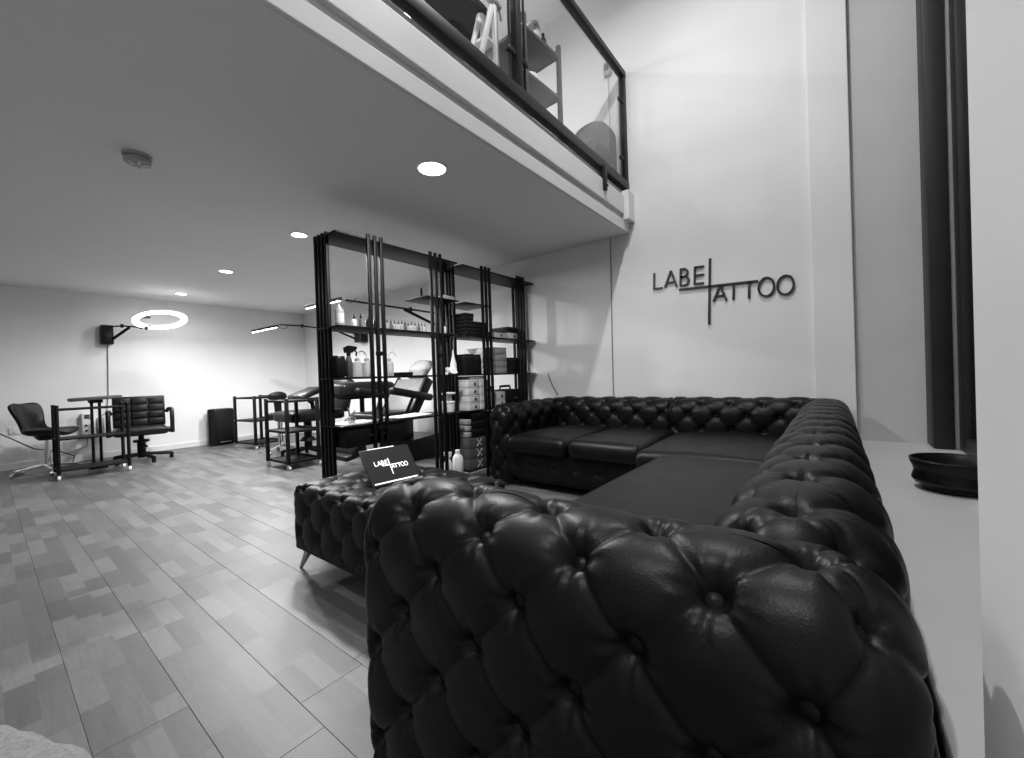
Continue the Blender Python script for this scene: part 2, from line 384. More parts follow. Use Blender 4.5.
# ================================================================== TUFTED LEATHER
def tuft_h(U, V, p, q, seed=0.0, wr=1.0, amp=1.0):
    """height of a deep-buttoned surface; U, V in lattice units (buttons where U+V/2 and U-V/2 are whole)"""
    al, be = U + V/2, U - V/2
    fa, fb = np.abs(np.sin(PI*al)), np.abs(np.sin(PI*be))
    dome = (1-(1-fa)**4.5)*(1-(1-fb)**4.5)
    ridge = 1-(1-np.maximum(fa, fb))**2.0
    h = .008*dome + .026*ridge + .006*fa*fb
    # nearest button
    best = np.full(U.shape, 9.0); th = np.zeros(U.shape)
    j0 = np.round(V)
    for dj in (-1, 0, 1):
        j = j0+dj; offs = np.where(np.mod(j, 2) == 0, 0.0, 0.5)
        i = np.round(U-offs)+offs
        du, dv = (U-i)*p, (V-j)*q; d = np.hypot(du, dv); mk = d < best
        best = np.where(mk, d, best); th = np.where(mk, np.arctan2(dv, du)+i*1.7+j*2.3, th)
    h -= .010*np.exp(-(best/.022)**2)
    fold = np.exp(-((best-.035)/.022)**2)
    h += wr*.0012*fold*(np.cos(th*9+seed)+.6*np.cos(th*14+seed*2))
    h += .002*np.sin(U*2.1+seed)*np.sin(V*1.3+seed*1.7)
    return amp*h

def from_grid(name, P, mt, closed_u=False, merge=2e-5):
    """P: (nv, nu, 3)"""
    nv, nu, _ = P.shape
    idx = np.arange(nv*nu).reshape(nv, nu)
    if closed_u: nxt = np.roll(idx, -1, axis=1)
    else: idx, nxt = idx[:, :-1], idx[:, 1:]
    F = np.stack([idx[:-1], nxt[:-1], nxt[1:], idx[1:]], -1).reshape(-1, 4)
    me = bpy.data.meshes.new(name)
    V = P.reshape(-1, 3)
    me.vertices.add(len(V)); me.vertices.foreach_set('co', V.astype(np.float32).ravel())
    me.loops.add(F.size); me.loops.foreach_set('vertex_index', F.astype(np.int32).ravel())
    me.polygons.add(len(F)); me.polygons.foreach_set('loop_start', np.arange(0, F.size, 4, dtype=np.int32))
    me.update(calc_edges=True)
    if merge:
        bm = bmesh.new(); bm.from_mesh(me); bmesh.ops.remove_doubles(bm, verts=bm.verts, dist=merge)
        bmesh.ops.dissolve_degenerate(bm, dist=1e-7, edges=bm.edges)
        bmesh.ops.recalc_face_normals(bm, faces=bm.faces); bm.to_mesh(me); bm.free()
    me.materials.append(M[mt])
    me.polygons.foreach_set('use_smooth', np.ones(len(me.polygons), dtype=bool))
    return me

def tuft_slab(name, L, T, H, zb, q=.1, step=.007, pitch=.21, seams=(), Rv=.14, clip=None, ex=1.0, ex2=None, seed=0.0):
    """upright upholstered slab (arm or back) with a rounded top and rounded ends, axis x, centred; returns mesh and button spots"""
    Rr = T/2; Ls = L-T; n = max(1, round(Ls/pitch)); p = Ls/n
    m_ = max(8, int(p/step))
    U = np.arange(0, (2*n+4)*m_)/m_
    # profile from crest to bottom
    a = np.linspace(0, PI/2, 160)
    prof = [(math.sin(t)**.86, H-Rv*(1-math.cos(t)**.92)) for t in a]
    prof += [(1.0, z) for z in np.linspace(H-Rv, zb+.03, 220)[1:]]
    prof += [(1-.03/Rr*(1-math.cos(t)), zb+.03-.03*math.sin(t)) for t in np.linspace(0, PI/2, 20)[1:]]
    prof = np.array(prof); y = prof[:, 0]*Rr; z = prof[:, 1]
    s = np.concatenate([[0], np.cumsum(np.hypot(np.diff(y), np.diff(z)))])
    nv = int(s[-1]/step)+1; ss = np.linspace(0, s[-1], nv)
    yy = np.interp(ss, s, y); zz = np.interp(ss, s, z)
    ty, tz = np.gradient(yy, ss), np.gradient(zz, ss); l = np.hypot(ty, tz); ny, nz = -tz/l, ty/l
    V = ss/q
    UU, VV = np.meshgrid(U, V)
    h = tuft_h(UU, VV, p, q, seed)
    fade = np.clip((zz-zb-.01)/.06, 0, 1)[:, None]
    disp = (h-.031)*fade
    # direction and base point round the stadium
    ang = np.where(U <= n, -PI/2, np.where(U <= n+2, -PI/2+(U-n)*PI/2, np.where(U <= 2*n+2, PI/2, PI/2+(U-2*n-2)*PI/2)))
    bx = np.where(U <= n, -Ls/2+U*p, np.where(U <= n+2, Ls/2, np.where(U <= 2*n+2, Ls/2-(U-n-2)*p, -Ls/2)))
    dx, dy = np.cos(ang), np.sin(ang)
    wf = np.clip(yy/Rr*1.15, 0, 1)[:, None]; arc = ((U > n) & (U < n+2)) | (U > 2*n+2)
    tip = np.where((U < 2*n+1)[None, :], disp[:, n*m_][:, None], disp[:, 0][:, None])
    disp = np.where(arc[None, :], disp*wf + tip*(1-wf), disp)   # pleats run out towards the rounded tips
    for sx, dep in seams:
        disp = disp - dep*np.exp(-((bx[None, :]-sx)/.010)**2)*fade
    rad = yy[:, None] + disp*ny[:, None]
    exv = np.where(dx > 0, ex2 or ex, ex)
    P = np.stack([bx[None, :]+exv[None, :]*rad*dx[None, :], rad*dy[None, :], zz[:, None]+disp*nz[:, None]], -1)
    me = from_grid(name, P, 'leather', closed_u=True)
    # buttons
    spots = []
    for j in range(0, int(V[-1])):
        vv = j*q; w = np.interp(vv, ss, yy); zc = np.interp(vv, ss, zz); n1 = np.interp(vv, ss, ny); n2 = np.interp(vv, ss, nz)
        if zc < zb+.09: continue
        off = 0.0 if j % 2 == 0 else .5
        for i in range(2*n+4):
            u = i+off
            if j == 0 and not (0 <= u <= n): continue
            k = int(round(u*m_)) % len(U)
            if clip and (u > 2*n+2 or (u == 0 and j > 0)): continue
            hh = -.031+float(tuft_h(np.array([u]), np.array([float(j)]), p, q, seed)[0])
            hh += .006
            spots.append(((bx[k]+exv[k]*(w+hh*n1)*dx[k], (w+hh*n1)*dy[k], zc+hh*n2), (n1*dx[k], n1*dy[k], n2)))
    return me, spots

btn = MB().lathe([(.0145, -.006), (.0155, .003), (.013, .0085), (.007, .0112), (0, .012)], seg=14).mesh('button', M['leather'])
def add_buttons(o, spots, keep):
    for c, n in spots:
        wn_ = o.matrix_world.to_3x3() @ Vector(n); wc = o.matrix_world @ Vector(c)
        if not keep(wc, wn_): continue
        b = link('button', btn, o, c); b.rotation_mode = 'QUATERNION'; b.rotation_quaternion = Vector(n).to_track_quat('Z', 'Y')
EYE = Vector((0, 0, .97))
def faces_room(wc, wn_): return (EYE-wc).dot(wn_) > -.02

def cushion(mb, p0, p1, rad=.05, dome=.02, step=.03, seed=0):
    """soft rounded seat cushion as a domed rounded box"""
    c = [(a+b)/2 for a, b in zip(p0, p1)]; hx, hy, hz = [abs(b-a)/2 for a, b in zip(p0, p1)]
    nx, ny_ = max(6, int(2*hx/step)), max(6, int(2*hy/step)); nz_ = 8
    def rp(x, y, z):
        ix, iy, iz = (max(-h_+rad, min(h_-rad, v)) for v, h_ in ((x, hx), (y, hy), (z, hz)))
        d = Vector((x-ix, y-iy, z-iz))
        if d.length > 1e-9: d = d.normalized()*rad
        px, py, pz = ix+d.x, iy+d.y, iz+d.z
        fx, fy = 1-(px/hx)**2, 1-(py/hy)**2
        if pz > 0: pz += dome*max(0, fx)**.6*max(0, fy)**.6*(pz/hz) + .003*math.sin(px*9+seed)*math.sin(py*7+seed*2)*(pz/hz)
        return (c[0]+px, c[1]+py, c[2]+pz)
    sp = lambda h_, n_: [-h_*math.cos(PI*i/n_)*.35 + (-h_+2*h_*i/n_)*.65 for i in range(n_+1)]
    xs, ys, zs = sp(hx, nx), sp(hy, ny_), sp(hz, nz_)
    mb.grid([[rp(x, y, hz) for x in xs] for y in ys]); mb.grid([[rp(x, y, -hz) for x in xs] for y in ys])
    for sg in (-1, 1):
        mb.grid([[rp(x, sg*hy, z) for x in xs] for z in zs]); mb.grid([[rp(sg*hx, y, z) for y in ys] for z in zs])
    bmesh.ops.remove_doubles(mb.bm, verts=mb.bm.verts, dist=1e-4)
    return mb

# ------------------------------------------------------------------ corner sofa
SO = (-.9, 2.2, 0)
sofa = thing('corner_sofa', 'large black leather deep-buttoned corner sofa below the wall sign', 'sofa', SO)
def sl(x, y, z=0): return (x-SO[0], y-SO[1], z-SO[2])
def slab_part(name, mid, rotz, label=None, keep=None, **kw):
    me, spots = tuft_slab(name, **kw)
    o = link(name, me, sofa, sl(*mid), (0, 0, rotz))
    if label: o['label'] = label
    bpy.context.view_layer.update()
    add_buttons(o, spots, keep or faces_room)
    return o
slab_part('arm', (-.437, .67), 0, 'deep-buttoned near arm of the sofa', L=1.085, T=.27, H=.718, zb=.035, step=.0052, pitch=.204, q=.108, ex=.60, ex2=.80, seed=1.0)
slab_part('backrest', (-.060, (.706+3.90)/2), PI/2, 'long tufted backrest beside the window sill', clip=True, L=3.194, T=.285, H=.73, zb=.035, step=.0085, pitch=.241, q=.11, seed=2.0)
slab_part('backrest', ((-2.44+.02)/2, 3.785), 0, 'tufted backrest under the wall sign', L=2.46, T=.27, H=.73, zb=.035, step=.011, pitch=.217, q=.11, seams=((.075, .03),), seed=3.0)
slab_part('arm', (-2.385, (2.80+3.9)/2), PI/2, 'tufted far arm next to the shelving rack', L=1.10, T=.26, H=.72, zb=.035, step=.011, pitch=.21, q=.11, seed=4.0)
for k, (p0, p1) in enumerate((((-2.25, 2.76, .31), (-1.665, 3.68, .455)), ((-1.655, 2.76, .31), (-1.065, 3.68, .455)), ((-1.055, 2.60, .31), (-.17, 3.68, .455)),
                              ((-.88, .74, .31), (-.17, 2.595, .455)))):
    mb = cushion(MB(), sl(*p0), sl(*p1), .06, .026, .028, k)
    part(sofa, 'seat_cushion', mb, 'leather')
# seat base with buttoned apron
def apron(x0, x1, y, z0, z1, n):
    nx, nz_ = int((x1-x0)/.012), 22
    xs = np.linspace(0, x1-x0, nx); zs = np.linspace(0, z1-z0, nz_)
    X, Z = np.meshgrid(xs, zs); pch = (x1-x0)/n
    d = np.full(X.shape, 9.0)
    for i in range(n): d = np.minimum(d, np.hypot(X-(i+.5)*pch, Z-(z1-z0)*.48))
    e = np.minimum(Z, (z1-z0)-Z)
    bulge = .028*(1-np.exp(-e/.035)) - .03*np.exp(-(d/.032)**1.5) + .006*np.abs(np.sin(PI*(X/pch)))
    P = np.stack([X+x0, y-bulge, Z+z0], -1)
    P = np.concatenate([P[:1]+np.array([0, .10, 0]), P, P[-1:]+np.array([0, .10, 0])], 0)
    return P, [(x0+(i+.5)*pch, y+.004, z0+(z1-z0)*.48) for i in range(n)]
P, bs = apron(-2.30-SO[0], -.93-SO[0], 2.855-SO[1], .10, .335, 7)
o = link('apron', from_grid('apron', P, 'leather'), sofa); o['label'] = 'single-row buttoned front apron'
for c in bs:
    b = link('button', btn, o, c); b.rotation_euler = (PI/2, 0, 0)
part(sofa, 'base', MB().b2(sl(-2.36, 2.90, .05), sl(-.1, 3.85, .33), .02).b2(sl(-.85, .72, .05), sl(-.05, 3.2, .33), .02), 'leather')
for (x, y) in ((-2.42, 2.88), (-1.2, 2.92), (-.88, .62), (-.80, 1.9), (.02, .66), (.02, 3.8), (-2.42, 3.8)):
    part(sofa, 'foot', MB().cyl(sl(x, y, 0), sl(x, y, .08), .02, .028), 'blackpl')

# ------------------------------------------------------------------ tufted ottoman
def tuft_box(name, a, b, z0, z1, rad, nu, nv_, step=.009):
    """upholstered box, tufted top and sides"""
    p, q = 2*a/nu, 2*b/nv_
    H = z1-z0; hz = H/2
    obs = []
    def sheet(fn, n1, n2, l1, l2):
        A, B = np.meshgrid(np.linspace(-1, 1, n1), np.linspace(-1, 1, n2))
        return fn(A, B)
    parts_ = []
    faces = [('top',), ('x', 1), ('x', -1), ('y', 1), ('y', -1)]
    for fc in faces:
        if fc[0] == 'top': n1, n2 = int(2*a/step), int(2*b/step)
        elif fc[0] == 'x': n1, n2 = int(2*b/step), int(H/step)
        else: n1, n2 = int(2*a/step), int(H/step)
        A, B = np.meshgrid(np.linspace(-1, 1, n1), np.linspace(-1, 1, n2))
        if fc[0] == 'top':
            x, y, z = A*a, B*b, np.full(A.shape, hz); U, V = x/p+nu/2, y/q; fadev = np.ones(A.shape)
        elif fc[0] == 'x':
            x, y, z = np.full(A.shape, fc[1]*a), A*b, B*hz; U, V = fc[1]*(a+(hz-z))/p+nu/2, y/q
            fadev = np.clip((b-np.abs(y))/.05, 0, 1)
        else:
            x, y, z = A*a, np.full(A.shape, fc[1]*b), B*hz; U, V = x/p+nu/2, fc[1]*(b+(hz-z))/q
            fadev = np.clip((a-np.abs(x))/.05, 0, 1)
        if fc[0] != 'top': fadev = np.where(z > hz-.02, fadev + (1-fadev)*np.clip((z-(hz-.02))/.02, 0, 1), fadev)
        Pt = np.stack([x, y, z], -1); inn = np.array([a-rad, b-rad, hz-rad])
        I = np.clip(Pt, -inn, inn); I[..., 2] = np.where(Pt[..., 2] < 0, np.clip(Pt[..., 2], -hz, 9), I[..., 2])
        D = Pt-I; ln = np.linalg.norm(D, axis=-1, keepdims=True); N_ = D/np.maximum(ln, 1e-9)
        h = (tuft_h(U, V, p, q, 5.0, amp=1.0)-.032)*(1.0 if fc[0] == 'top' else .8)*fadev*np.clip((z+hz)/.05, 0, 1)
        parts_.append(I+N_*(rad+h[..., None])+np.array([0, 0, (z0+z1)/2]))
    bm = bmesh.new()
    for G in parts_:
        V_ = [[bm.verts.new(c) for c in row] for row in G.tolist()]
        for i in range(len(V_)-1):
            for j in range(len(V_[0])-1): bm.faces.new((V_[i][j], V_[i][j+1], V_[i+1][j+1], V_[i+1][j]))
    bmesh.ops.remove_doubles(bm, verts=bm.verts, dist=.003)
    bmesh.ops.recalc_face_normals(bm, faces=bm.faces)
    me = bpy.data.meshes.new(name); bm.to_mesh(me); bm.free(); me.materials.append(M['leather'])
    me.polygons.foreach_set('use_smooth', np.ones(len(me.polygons), dtype=bool))
    spots = []
    for j in range(-nv_//2, nv_//2+1):
        for i in range(0, nu+1):
            u = i + (0 if j % 2 == 0 else .5)
            x, y = (u-nu/2)*p, j*q
            if abs(x) < a-.06 and abs(y) < b-.06: spots.append((x, y, z1-.036))
    return me, spots
OT = (-1.80, 1.325, 0)
ot = thing('ottoman', 'black tufted leather ottoman with slanted metal legs', 'ottoman', OT)
me, spots = tuft_box('upholstered_body', .46, .345, .125, .445, .06, 5, 6)
o = link('upholstered_body', me, ot)
for c in spots: link('button', btn, o, c)
part(ot, 'bottom_board', MB().b2((-.43, -.315, .115), (.43, .315, .16)), 'blackpl')
for sx in (-1, 1):
    for sy in (-1, 1):
        c0, c1 = Vector((sx*.385, sy*.275, .13)), Vector((sx*.435, sy*.315, 0))
        mb = MB(); d = (c1-c0)
        P4 = []
        for t_, w in ((0, .05), (1, .014)):
            c = c0+d*t_; P4.append([mb.bm.verts.new((c.x+ex*w*.5, c.y+ey*.35*w, c.z)) for ex, ey in ((-1, -1), (1, -1), (1, 1), (-1, 1))])
        for k in range(4): mb.bm.faces.new((P4[0][k], P4[0][(k+1) % 4], P4[1][(k+1) % 4], P4[1][k]))
        mb.bm.faces.new(P4[0]); mb.bm.faces.new(P4[1][::-1])
        part(ot, 'leg', mb, 'steel', False, label='slanted steel leg')

# ================================================================== SIGN (strokes on the wall)
def strokes_logo(w, depth, seg=28):
    """the crossed-bar word mark as separate stroke meshes, local x right, z up, y depth; returns list of (name, MB)"""
    out = []
    def bar(mb, a, b, ww=w): mb.bar((a[0], 0, a[1]), (b[0], 0, b[1]), ww, depth) if abs(a[0]-b[0]) < 1e-6 else mb.box(((a[0]+b[0])/2, 0, (a[1]+b[1])/2), (math.hypot(b[0]-a[0], b[1]-a[1]), depth, ww), 0, Matrix.Rotation(-math.atan2(b[1]-a[1], b[0]-a[0]), 4, 'Y'))
    def ring(mb, c, rx, rz):
        for k in range(seg):
            a0, a1 = k*2*PI/seg, (k+1)*2*PI/seg
            q = [(c[0]+(rx-s*w/2)*math.cos(a), c[1]+(rz-s*w/2)*math.sin(a)) for s, a in ((-1, a0), (-1, a1), (1, a1), (1, a0))]
            mb.prism(q, 'y', -depth/2, depth/2)
    def letter(nm, fn):
        mb = MB(); fn(mb); out.append((nm, mb))
    def Lf(mb): bar(mb, (-.484, .045), (-.484, .192)); bar(mb, (-.492, .045), (-.405, .045))
    def Af(x0, x1, z0, z1):
        def f(mb):
            xm = (x0+x1)/2; bar(mb, (x0, z0), (xm, z1)); bar(mb, (xm, z1), (x1, z0)); bar(mb, (x0+.022, z0+.042), (x1-.022, z0+.042))
        return f
    def Bf(mb):
        x0, z0, z1 = -.245, .047, .193; zm = .124
        bar(mb, (x0, z0-.006), (x0, z1+.006))
        for (a, b, wd) in ((zm, z1, .062), (z0, zm, .072)):
            pts = [(x0, b), (x0+wd*.55, b), (x0+wd*.85, b-.012), (x0+wd, (a+b)/2), (x0+wd*.85, a+.012), (x0+wd*.55, a), (x0, a)]
            for q0, q1 in zip(pts, pts[1:]): bar(mb, q0, q1)
    def Ef(mb):
        x0 = -.124; bar(mb, (x0, .047-.006), (x0, .193+.006))
        for z in (.047, .121, .193): bar(mb, (x0, z), (x0+.076, z))
    letter('letter_l', Lf); letter('letter_a', Af(-.385, -.278, .045, .192)); letter('letter_b', Bf); letter('letter_e', Ef)
    letter('vertical_bar', lambda mb: bar(mb, (0, -.318), (0, .252), w*1.15)); letter('horizontal_bar', lambda mb: bar(mb, (-.258, 0.012), (.366, .012), w*1.1))
    letter('letter_a', Af(.032, .134, -.122, .012))
    for xt in (.187, .302): letter('letter_t', lambda mb, xt=xt: bar(mb, (xt, -.122), (xt, .012)))
    letter('letter_o', lambda mb: ring(mb, (.424, -.044), .054, .074)); letter('letter_o', lambda mb: ring(mb, (.554, -.044), .054, .074))
    return out
sg = thing('wall_sign', 'thin black letter sign crossed by two long bars on the white wall', 'sign', (-.845, YS-.010, 1.680))
sg.rotation_euler = (0, R(2.3), 0)
for nm, mb in strokes_logo(.0165, .016): part(sg, nm, mb, 'sign', False)

# tablet on the ottoman
tb = thing('tablet', 'slim tablet leaning back on the ottoman showing a white word mark', 'tablet', (-1.775, 1.30, .447))
tb.rotation_euler = (R(-38), 0, R(84)); 
TW, TH = .272, .205
part(tb, 'body', MB().box((0, .004, TH/2), (TW+.012, .007, TH+.012), .003), 'blackpl')
part(tb, 'screen', MB().box((0, 0, TH/2), (TW, .002, TH)), 'screen', False)
k_ = .165
lg = [bpy.data.meshes.new('x')]
for nm, mb in strokes_logo(.022, .006):
    bmesh.ops.scale(mb.bm, vec=(k_, k_, k_), verts=mb.bm.verts); bmesh.ops.translate(mb.bm, vec=(-.006, -.0013, TH*.50), verts=mb.bm.verts)
    part(tb, nm, mb, 'glow', False)
part(tb, 'dock_bar', MB().box((0, -.0012, .012), (TW*.9, .001, .0065)), 'glow', False)
part(tb, 'status_bar', MB().box((-.02, .001, TH+.004), (TW*.55, .008, .003)), 'glow', False)
part(tb, 'stand_flap', MB().box((0, .05, .05), (TW*.8, .004, .11), .001, Matrix.Rotation(R(62), 4, 'X')), 'blackpl')

# ================================================================== SHELVING RACKS
XSF, XSB = -2.69, -3.0
RZ = [2.02, 1.366, 1.001, .658, .10]
def rack(y0, y1, label, partial):
    t = thing('shelving_rack', label, 'shelving rack', (-2.845, (y0+y1)/2, 0), group='open black shelving racks dividing the studio')
    def lc(x, y, z): return (x+2.845, y-(y0+y1)/2, z)
    for z in RZ:
        part(t, 'shelf', MB().b2(lc(XSB, y0, z-.014), lc(XSF, y1, z), .003), 'black')
    z, ya, yb = partial
    part(t, 'half_shelf', MB().b2(lc(XSB, ya, z-.012), lc(XSF, yb, z), .003), 'black')
    for yy in (y0+.012, y1-.012):
        for xx in (-2.985, -2.935, -2.885, -2.835):
            part(t, 'end_post', MB().b2(lc(xx-.013, yy-.012, 0), lc(xx+.013, yy+.012, 2.04), .003), 'black')
    for yc in (y0+.30, y1-.28):
        for k in (-1, 0, 1):
            part(t, 'front_post', MB().b2(lc(XSF+.001, yc+k*.054-.0125, 0), lc(XSF+.024, yc+k*.054+.0125, 2.045), .003), 'black')
    for zz in (.86, .62, 1.17):
        for yc in (y0+.30, y1-.28):
            part(t, 'post_clamp', MB().b2(lc(XSF+.02, yc-.03, zz-.016), lc(XSF+.03, yc+.03, zz+.016), .002), 'black')
    return t, lc
rA, lcA = rack(1.529, 2.70, 'open black shelving rack holding ink bottles, left of the two', (1.674, 2.33, 2.70))
rB, lcB = rack(2.765, 3.912, 'open black shelving rack full of boxes against the sign wall', (1.674, 2.79, 3.13))
dr = part(rA, 'drawer', MB().b2(lcA(-2.98, 1.56, .50), lcA(-2.70, 2.06, .632), .004), 'black')
part(rA, 'drawer_handle', MB().bar(lcA(-2.694, 1.74, .57), lcA(-2.694, 1.88, .57), .008), 'steel')

# ---- small goods on the racks
def bottle_ink(loc, h, r, label, body='carton2', cap='blackpl', group=None):
    t = thing('ink_bottle', label, 'bottle', loc, group=group)
    part(t, 'body', MB().lathe([(r*.9, 0), (r, .006), (r, h*.55), (r*.85, h*.62), (r*.4, h*.66)], seg=12), body)
    part(t, 'cap', MB().lathe([(r*.55, h*.64), (r*.55, h*.76), (r*.35, h*.8), (r*.12, h), (0, h)], seg=10), cap)
    return t
SHZ = {k: z for k, z in zip('abcde', RZ)}
def sh(y, z, x=-2.82): return (x, y, z)
# big pump bottle + droppers in the left bay of the upper shelf
t = thing('lotion_bottle', 'wide cylindrical bottle with pale label at the rack left end', 'bottle', sh(1.60, SHZ['b'], -2.80))
part(t, 'body', MB().lathe([(.030, 0), (.032, .006), (.032, .115), (.026, .128), (.012, .132)], seg=20), 'grey')
part(t, 'paper_label', MB().lathe([(.0328, .025), (.0328, .095)], seg=20), 'carton')
part(t, 'cap', MB().lathe([(.014, .130), (.014, .146), (.006, .150), (.005, .165), (0, .166)], seg=12), 'white')
G1 = 'ink bottles on the upper rack shelf'
bottle_ink(sh(1.725, SHZ['b']), .105, .021, 'pale dropper bottle with black tip next to the wide cylindrical bottle', 'carton', group=G1)
bottle_ink(sh(1.782, SHZ['b']), .118, .017, 'tall slim dark-capped bottle between two shorter dropper bottles', 'carton2', group=G1)
bottle_ink(sh(1.835, SHZ['b'], -2.80), .10, .022, 'dark ink bottle just left of the rack front posts', 'ink', group=G1)
bottle_ink(sh(1.90, SHZ['b'], -2.80), .11, .02, 'dark ink bottle half hidden behind the rack front posts', 'ink', group=G1)
for k in range(12):
    y = 2.005+k*.0345
    bottle_ink((-2.80+random.uniform(-.006, .006), y, SHZ['b']), .092+random.uniform(-.008, .006), .0145,
               '%s small ink bottle from the left in the long upper shelf row' % ORD[k], ['carton2', 'cartong', 'carton2', 'grey'][k % 4], group='row of small ink bottles on the upper rack shelf')
# middle shelf, left bay
t = thing('storage_bag', 'black fabric storage bag beside the trigger spray bottle', 'bag', sh(1.575, SHZ['c'], -2.85))
mb = MB(); mb.box((0, 0, .07), (.20, .075, .14), .012)
for v in mb.bm.verts: v.co.x += .006*math.sin(v.co.z*40); v.co.z += .005*math.sin(v.co.x*50+v.co.y*70)
part(t, 'body', mb, 'cartonb'); part(t, 'rolled_top', MB().tube([(-.09, -.03, .142), (0, -.02, .15), (.09, -.03, .143)], .012).tube([(-.09, .02, .142), (0, .03, .148), (.09, .02, .141)], .012), 'cartonb')
t = thing('spray_bottle', 'dark trigger spray bottle on the middle rack shelf', 'bottle', sh(1.66, SHZ['c'], -2.80), rotz=R(47))
part(t, 'body', MB().lathe([(.024, 0), (.026, .005), (.026, .11), (.018, .14), (.012, .155), (.012, .16)], seg=16), 'dgrey')
part(t, 'collar', MB().lathe([(.015, .158), (.015, .178)], seg=14), 'blackpl')
part(t, 'trigger_head', MB().prism([(-.03, .178), (.025, .178), (.06, .205), (.06, .222), (0, .232), (-.035, .215)], 'y', -.011, .011), 'blackpl')
part(t, 'trigger', MB().tube([(.04, 0, .20), (.056, 0, .18), (.05, 0, .155)], .006), 'blackpl')
def squeeze(y, lb, sgn):
    t = thing('squeeze_bottle', lb, 'bottle', sh(y, SHZ['c'], -2.80), group='clear squeeze bottles on the middle rack shelf')
    part(t, 'body', MB().lathe([(.034, 0), (.036, .006), (.036, .105), (.028, .115), (.016, .118)], seg=18), 'clear')
    part(t, 'cap', MB().lathe([(.018, .117), (.018, .138), (.01, .142)], seg=14), 'grey')
    part(t, 'bent_tube', MB().tube([(0, 0, .14), (0, 0, .165), (0, sgn*.012, .185), (0, sgn*.035, .194), (0, sgn*.058, .185), (0, sgn*.066, .162)], .0035), 'clear')
squeeze(1.727, 'clear squeeze bottle with bent tube next to the trigger spray bottle', 1)
squeeze(1.807, 'clear squeeze bottle with bent tube left of the rack front posts', -1)
squeeze(2.005, 'clear squeeze bottle just right of the rack front posts', 1)
t = thing('flat_tray', 'flat black tray on the middle rack shelf', 'tray', sh(2.12, SHZ['c'], -2.83))
part(t, 'base', MB().box((0, 0, .006), (.2, .13, .012), .003), 'blackpl'); part(t, 'rim', MB().box((0, .06, .018), (.2, .01, .022), .002).box((0, -.06, .018), (.2, .01, .022), .002).box((.095, 0, .018), (.01, .13, .022), .002).box((-.095, 0, .018), (.01, .13, .022), .002), 'blackpl')
# white nozzle bottle and paper roll
t = thing('nozzle_bottle', 'white bottle with long nozzle at the joint of the racks', 'bottle', sh(2.655, SHZ['c'], -2.74))
part(t, 'body', MB().lathe([(.028, 0), (.03, .01), (.028, .10), (.016, .14), (.009, .18), (.004, .225), (0, .226)], seg=16), 'white')
t = thing('paper_roll', 'crumpled white paper roll lying before the nozzle bottle', 'paper roll', sh(2.60, SHZ['c']+.032, -2.725))
mb = MB().cyl((0, -.05, 0), (0, .05, 0), .032, seg=20)
part(t, 'roll', mb, 'paper'); part(t, 'core', MB().cyl((0, -.052, 0), (0, .052, 0), .012), 'carton2'); part(t, 'loose_sheet', MB().grid([[(.02+.03*s_, y_, .03-.05*s_+.006*math.sin(y_*60+s_*5)) for y_ in (-.045, -.02, 0, .02, .045)] for s_ in (0, .3, .6, 1)]), 'paper')
# lower middle shelf: cutting mat, papers, small tools, tub
t = thing('cutting_mat', 'pale mat with small tools on the lower rack shelf', 'mat', sh(1.70, SHZ['d'], -2.83))
part(t, 'sheet', MB().box((0, 0, .004), (.24, .30, .008), .002), 'carton'); part(t, 'border', MB().box((.112, 0, .0085), (.012, .28, .002)), 'grey')
t = thing('tool_tin', 'small tin of metal tools standing on the pale mat', 'tin', sh(1.66, SHZ['d']+.008, -2.79))
part(t, 'tin', MB().lathe([(.026, 0), (.028, .004), (.028, .045), (.024, .046), (.024, .01)], seg=16), 'steel')
for k in range(4): part(t, 'tool', MB().cyl((.008*math.cos(k*1.6), .008*math.sin(k*1.6), .01), (.03*math.cos(k*1.6), .03*math.sin(k*1.6), .085+.01*k), .004), 'chrome')
t = thing('paper_stack', 'curled white paper sheets on the lower rack shelf', 'paper', sh(2.18, SHZ['d'], -2.82))
for k in range(3):
    part(t, 'sheet', MB().grid([[(x_, y_, .003+.004*k+.012*max(0, y_*3)**2*(1+k*.4)) for y_ in np.linspace(-.17, .17, 9)] for x_ in (-.12, -.04, .04, .12)]), 'paper')
t = thing('wipe_tub', 'white tub with raised dispenser lid on the lower rack shelf', 'tub', sh(2.585, SHZ['d'], -2.76))
part(t, 'tub', MB().lathe([(.05, 0), (.06, .01), (.065, .085), (.068, .088), (.068, .10), (.06, .104)], seg=24), 'white')
part(t, 'dispenser', MB().box((0, .02, .135), (.05, .03, .06), .006), 'grey'); part(t, 'lid', MB().box((0, 0, .175), (.10, .12, .02), .008), 'white')
# bottles at the floor level of the rack
t = thing('spray_bottle', 'white trigger spray bottle standing behind the ottoman', 'bottle', (-2.75, 2.555, SHZ['e']), rotz=R(227))
part(t, 'body', MB().lathe([(.034, 0), (.038, .008), (.038, .10), (.024, .135), (.016, .15)], seg=18), 'white')
part(t, 'collar', MB().lathe([(.018, .148), (.018, .166)], seg=14), 'white')
part(t, 'trigger_head', MB().prism([(-.03, .166), (.02, .166), (.05, .196), (.05, .211), (-.035, .206)], 'y', -.012, .012), 'white')
part(t, 'trigger', MB().tube([(.035, 0, .191), (.05, 0, .166), (.045, 0, .141)], .006), 'white')
t = thing('refill_bottle', 'short white refill bottle beside the white spray bottle', 'bottle', (-2.735, 2.665, SHZ['e']))
part(t, 'body', MB().lathe([(.045, 0), (.05, .01), (.05, .13), (.035, .165), (.02, .178)], seg=20), 'white'); part(t, 'cap', MB().lathe([(.022, .176), (.022, .21), (.016, .214)], seg=14), 'white')

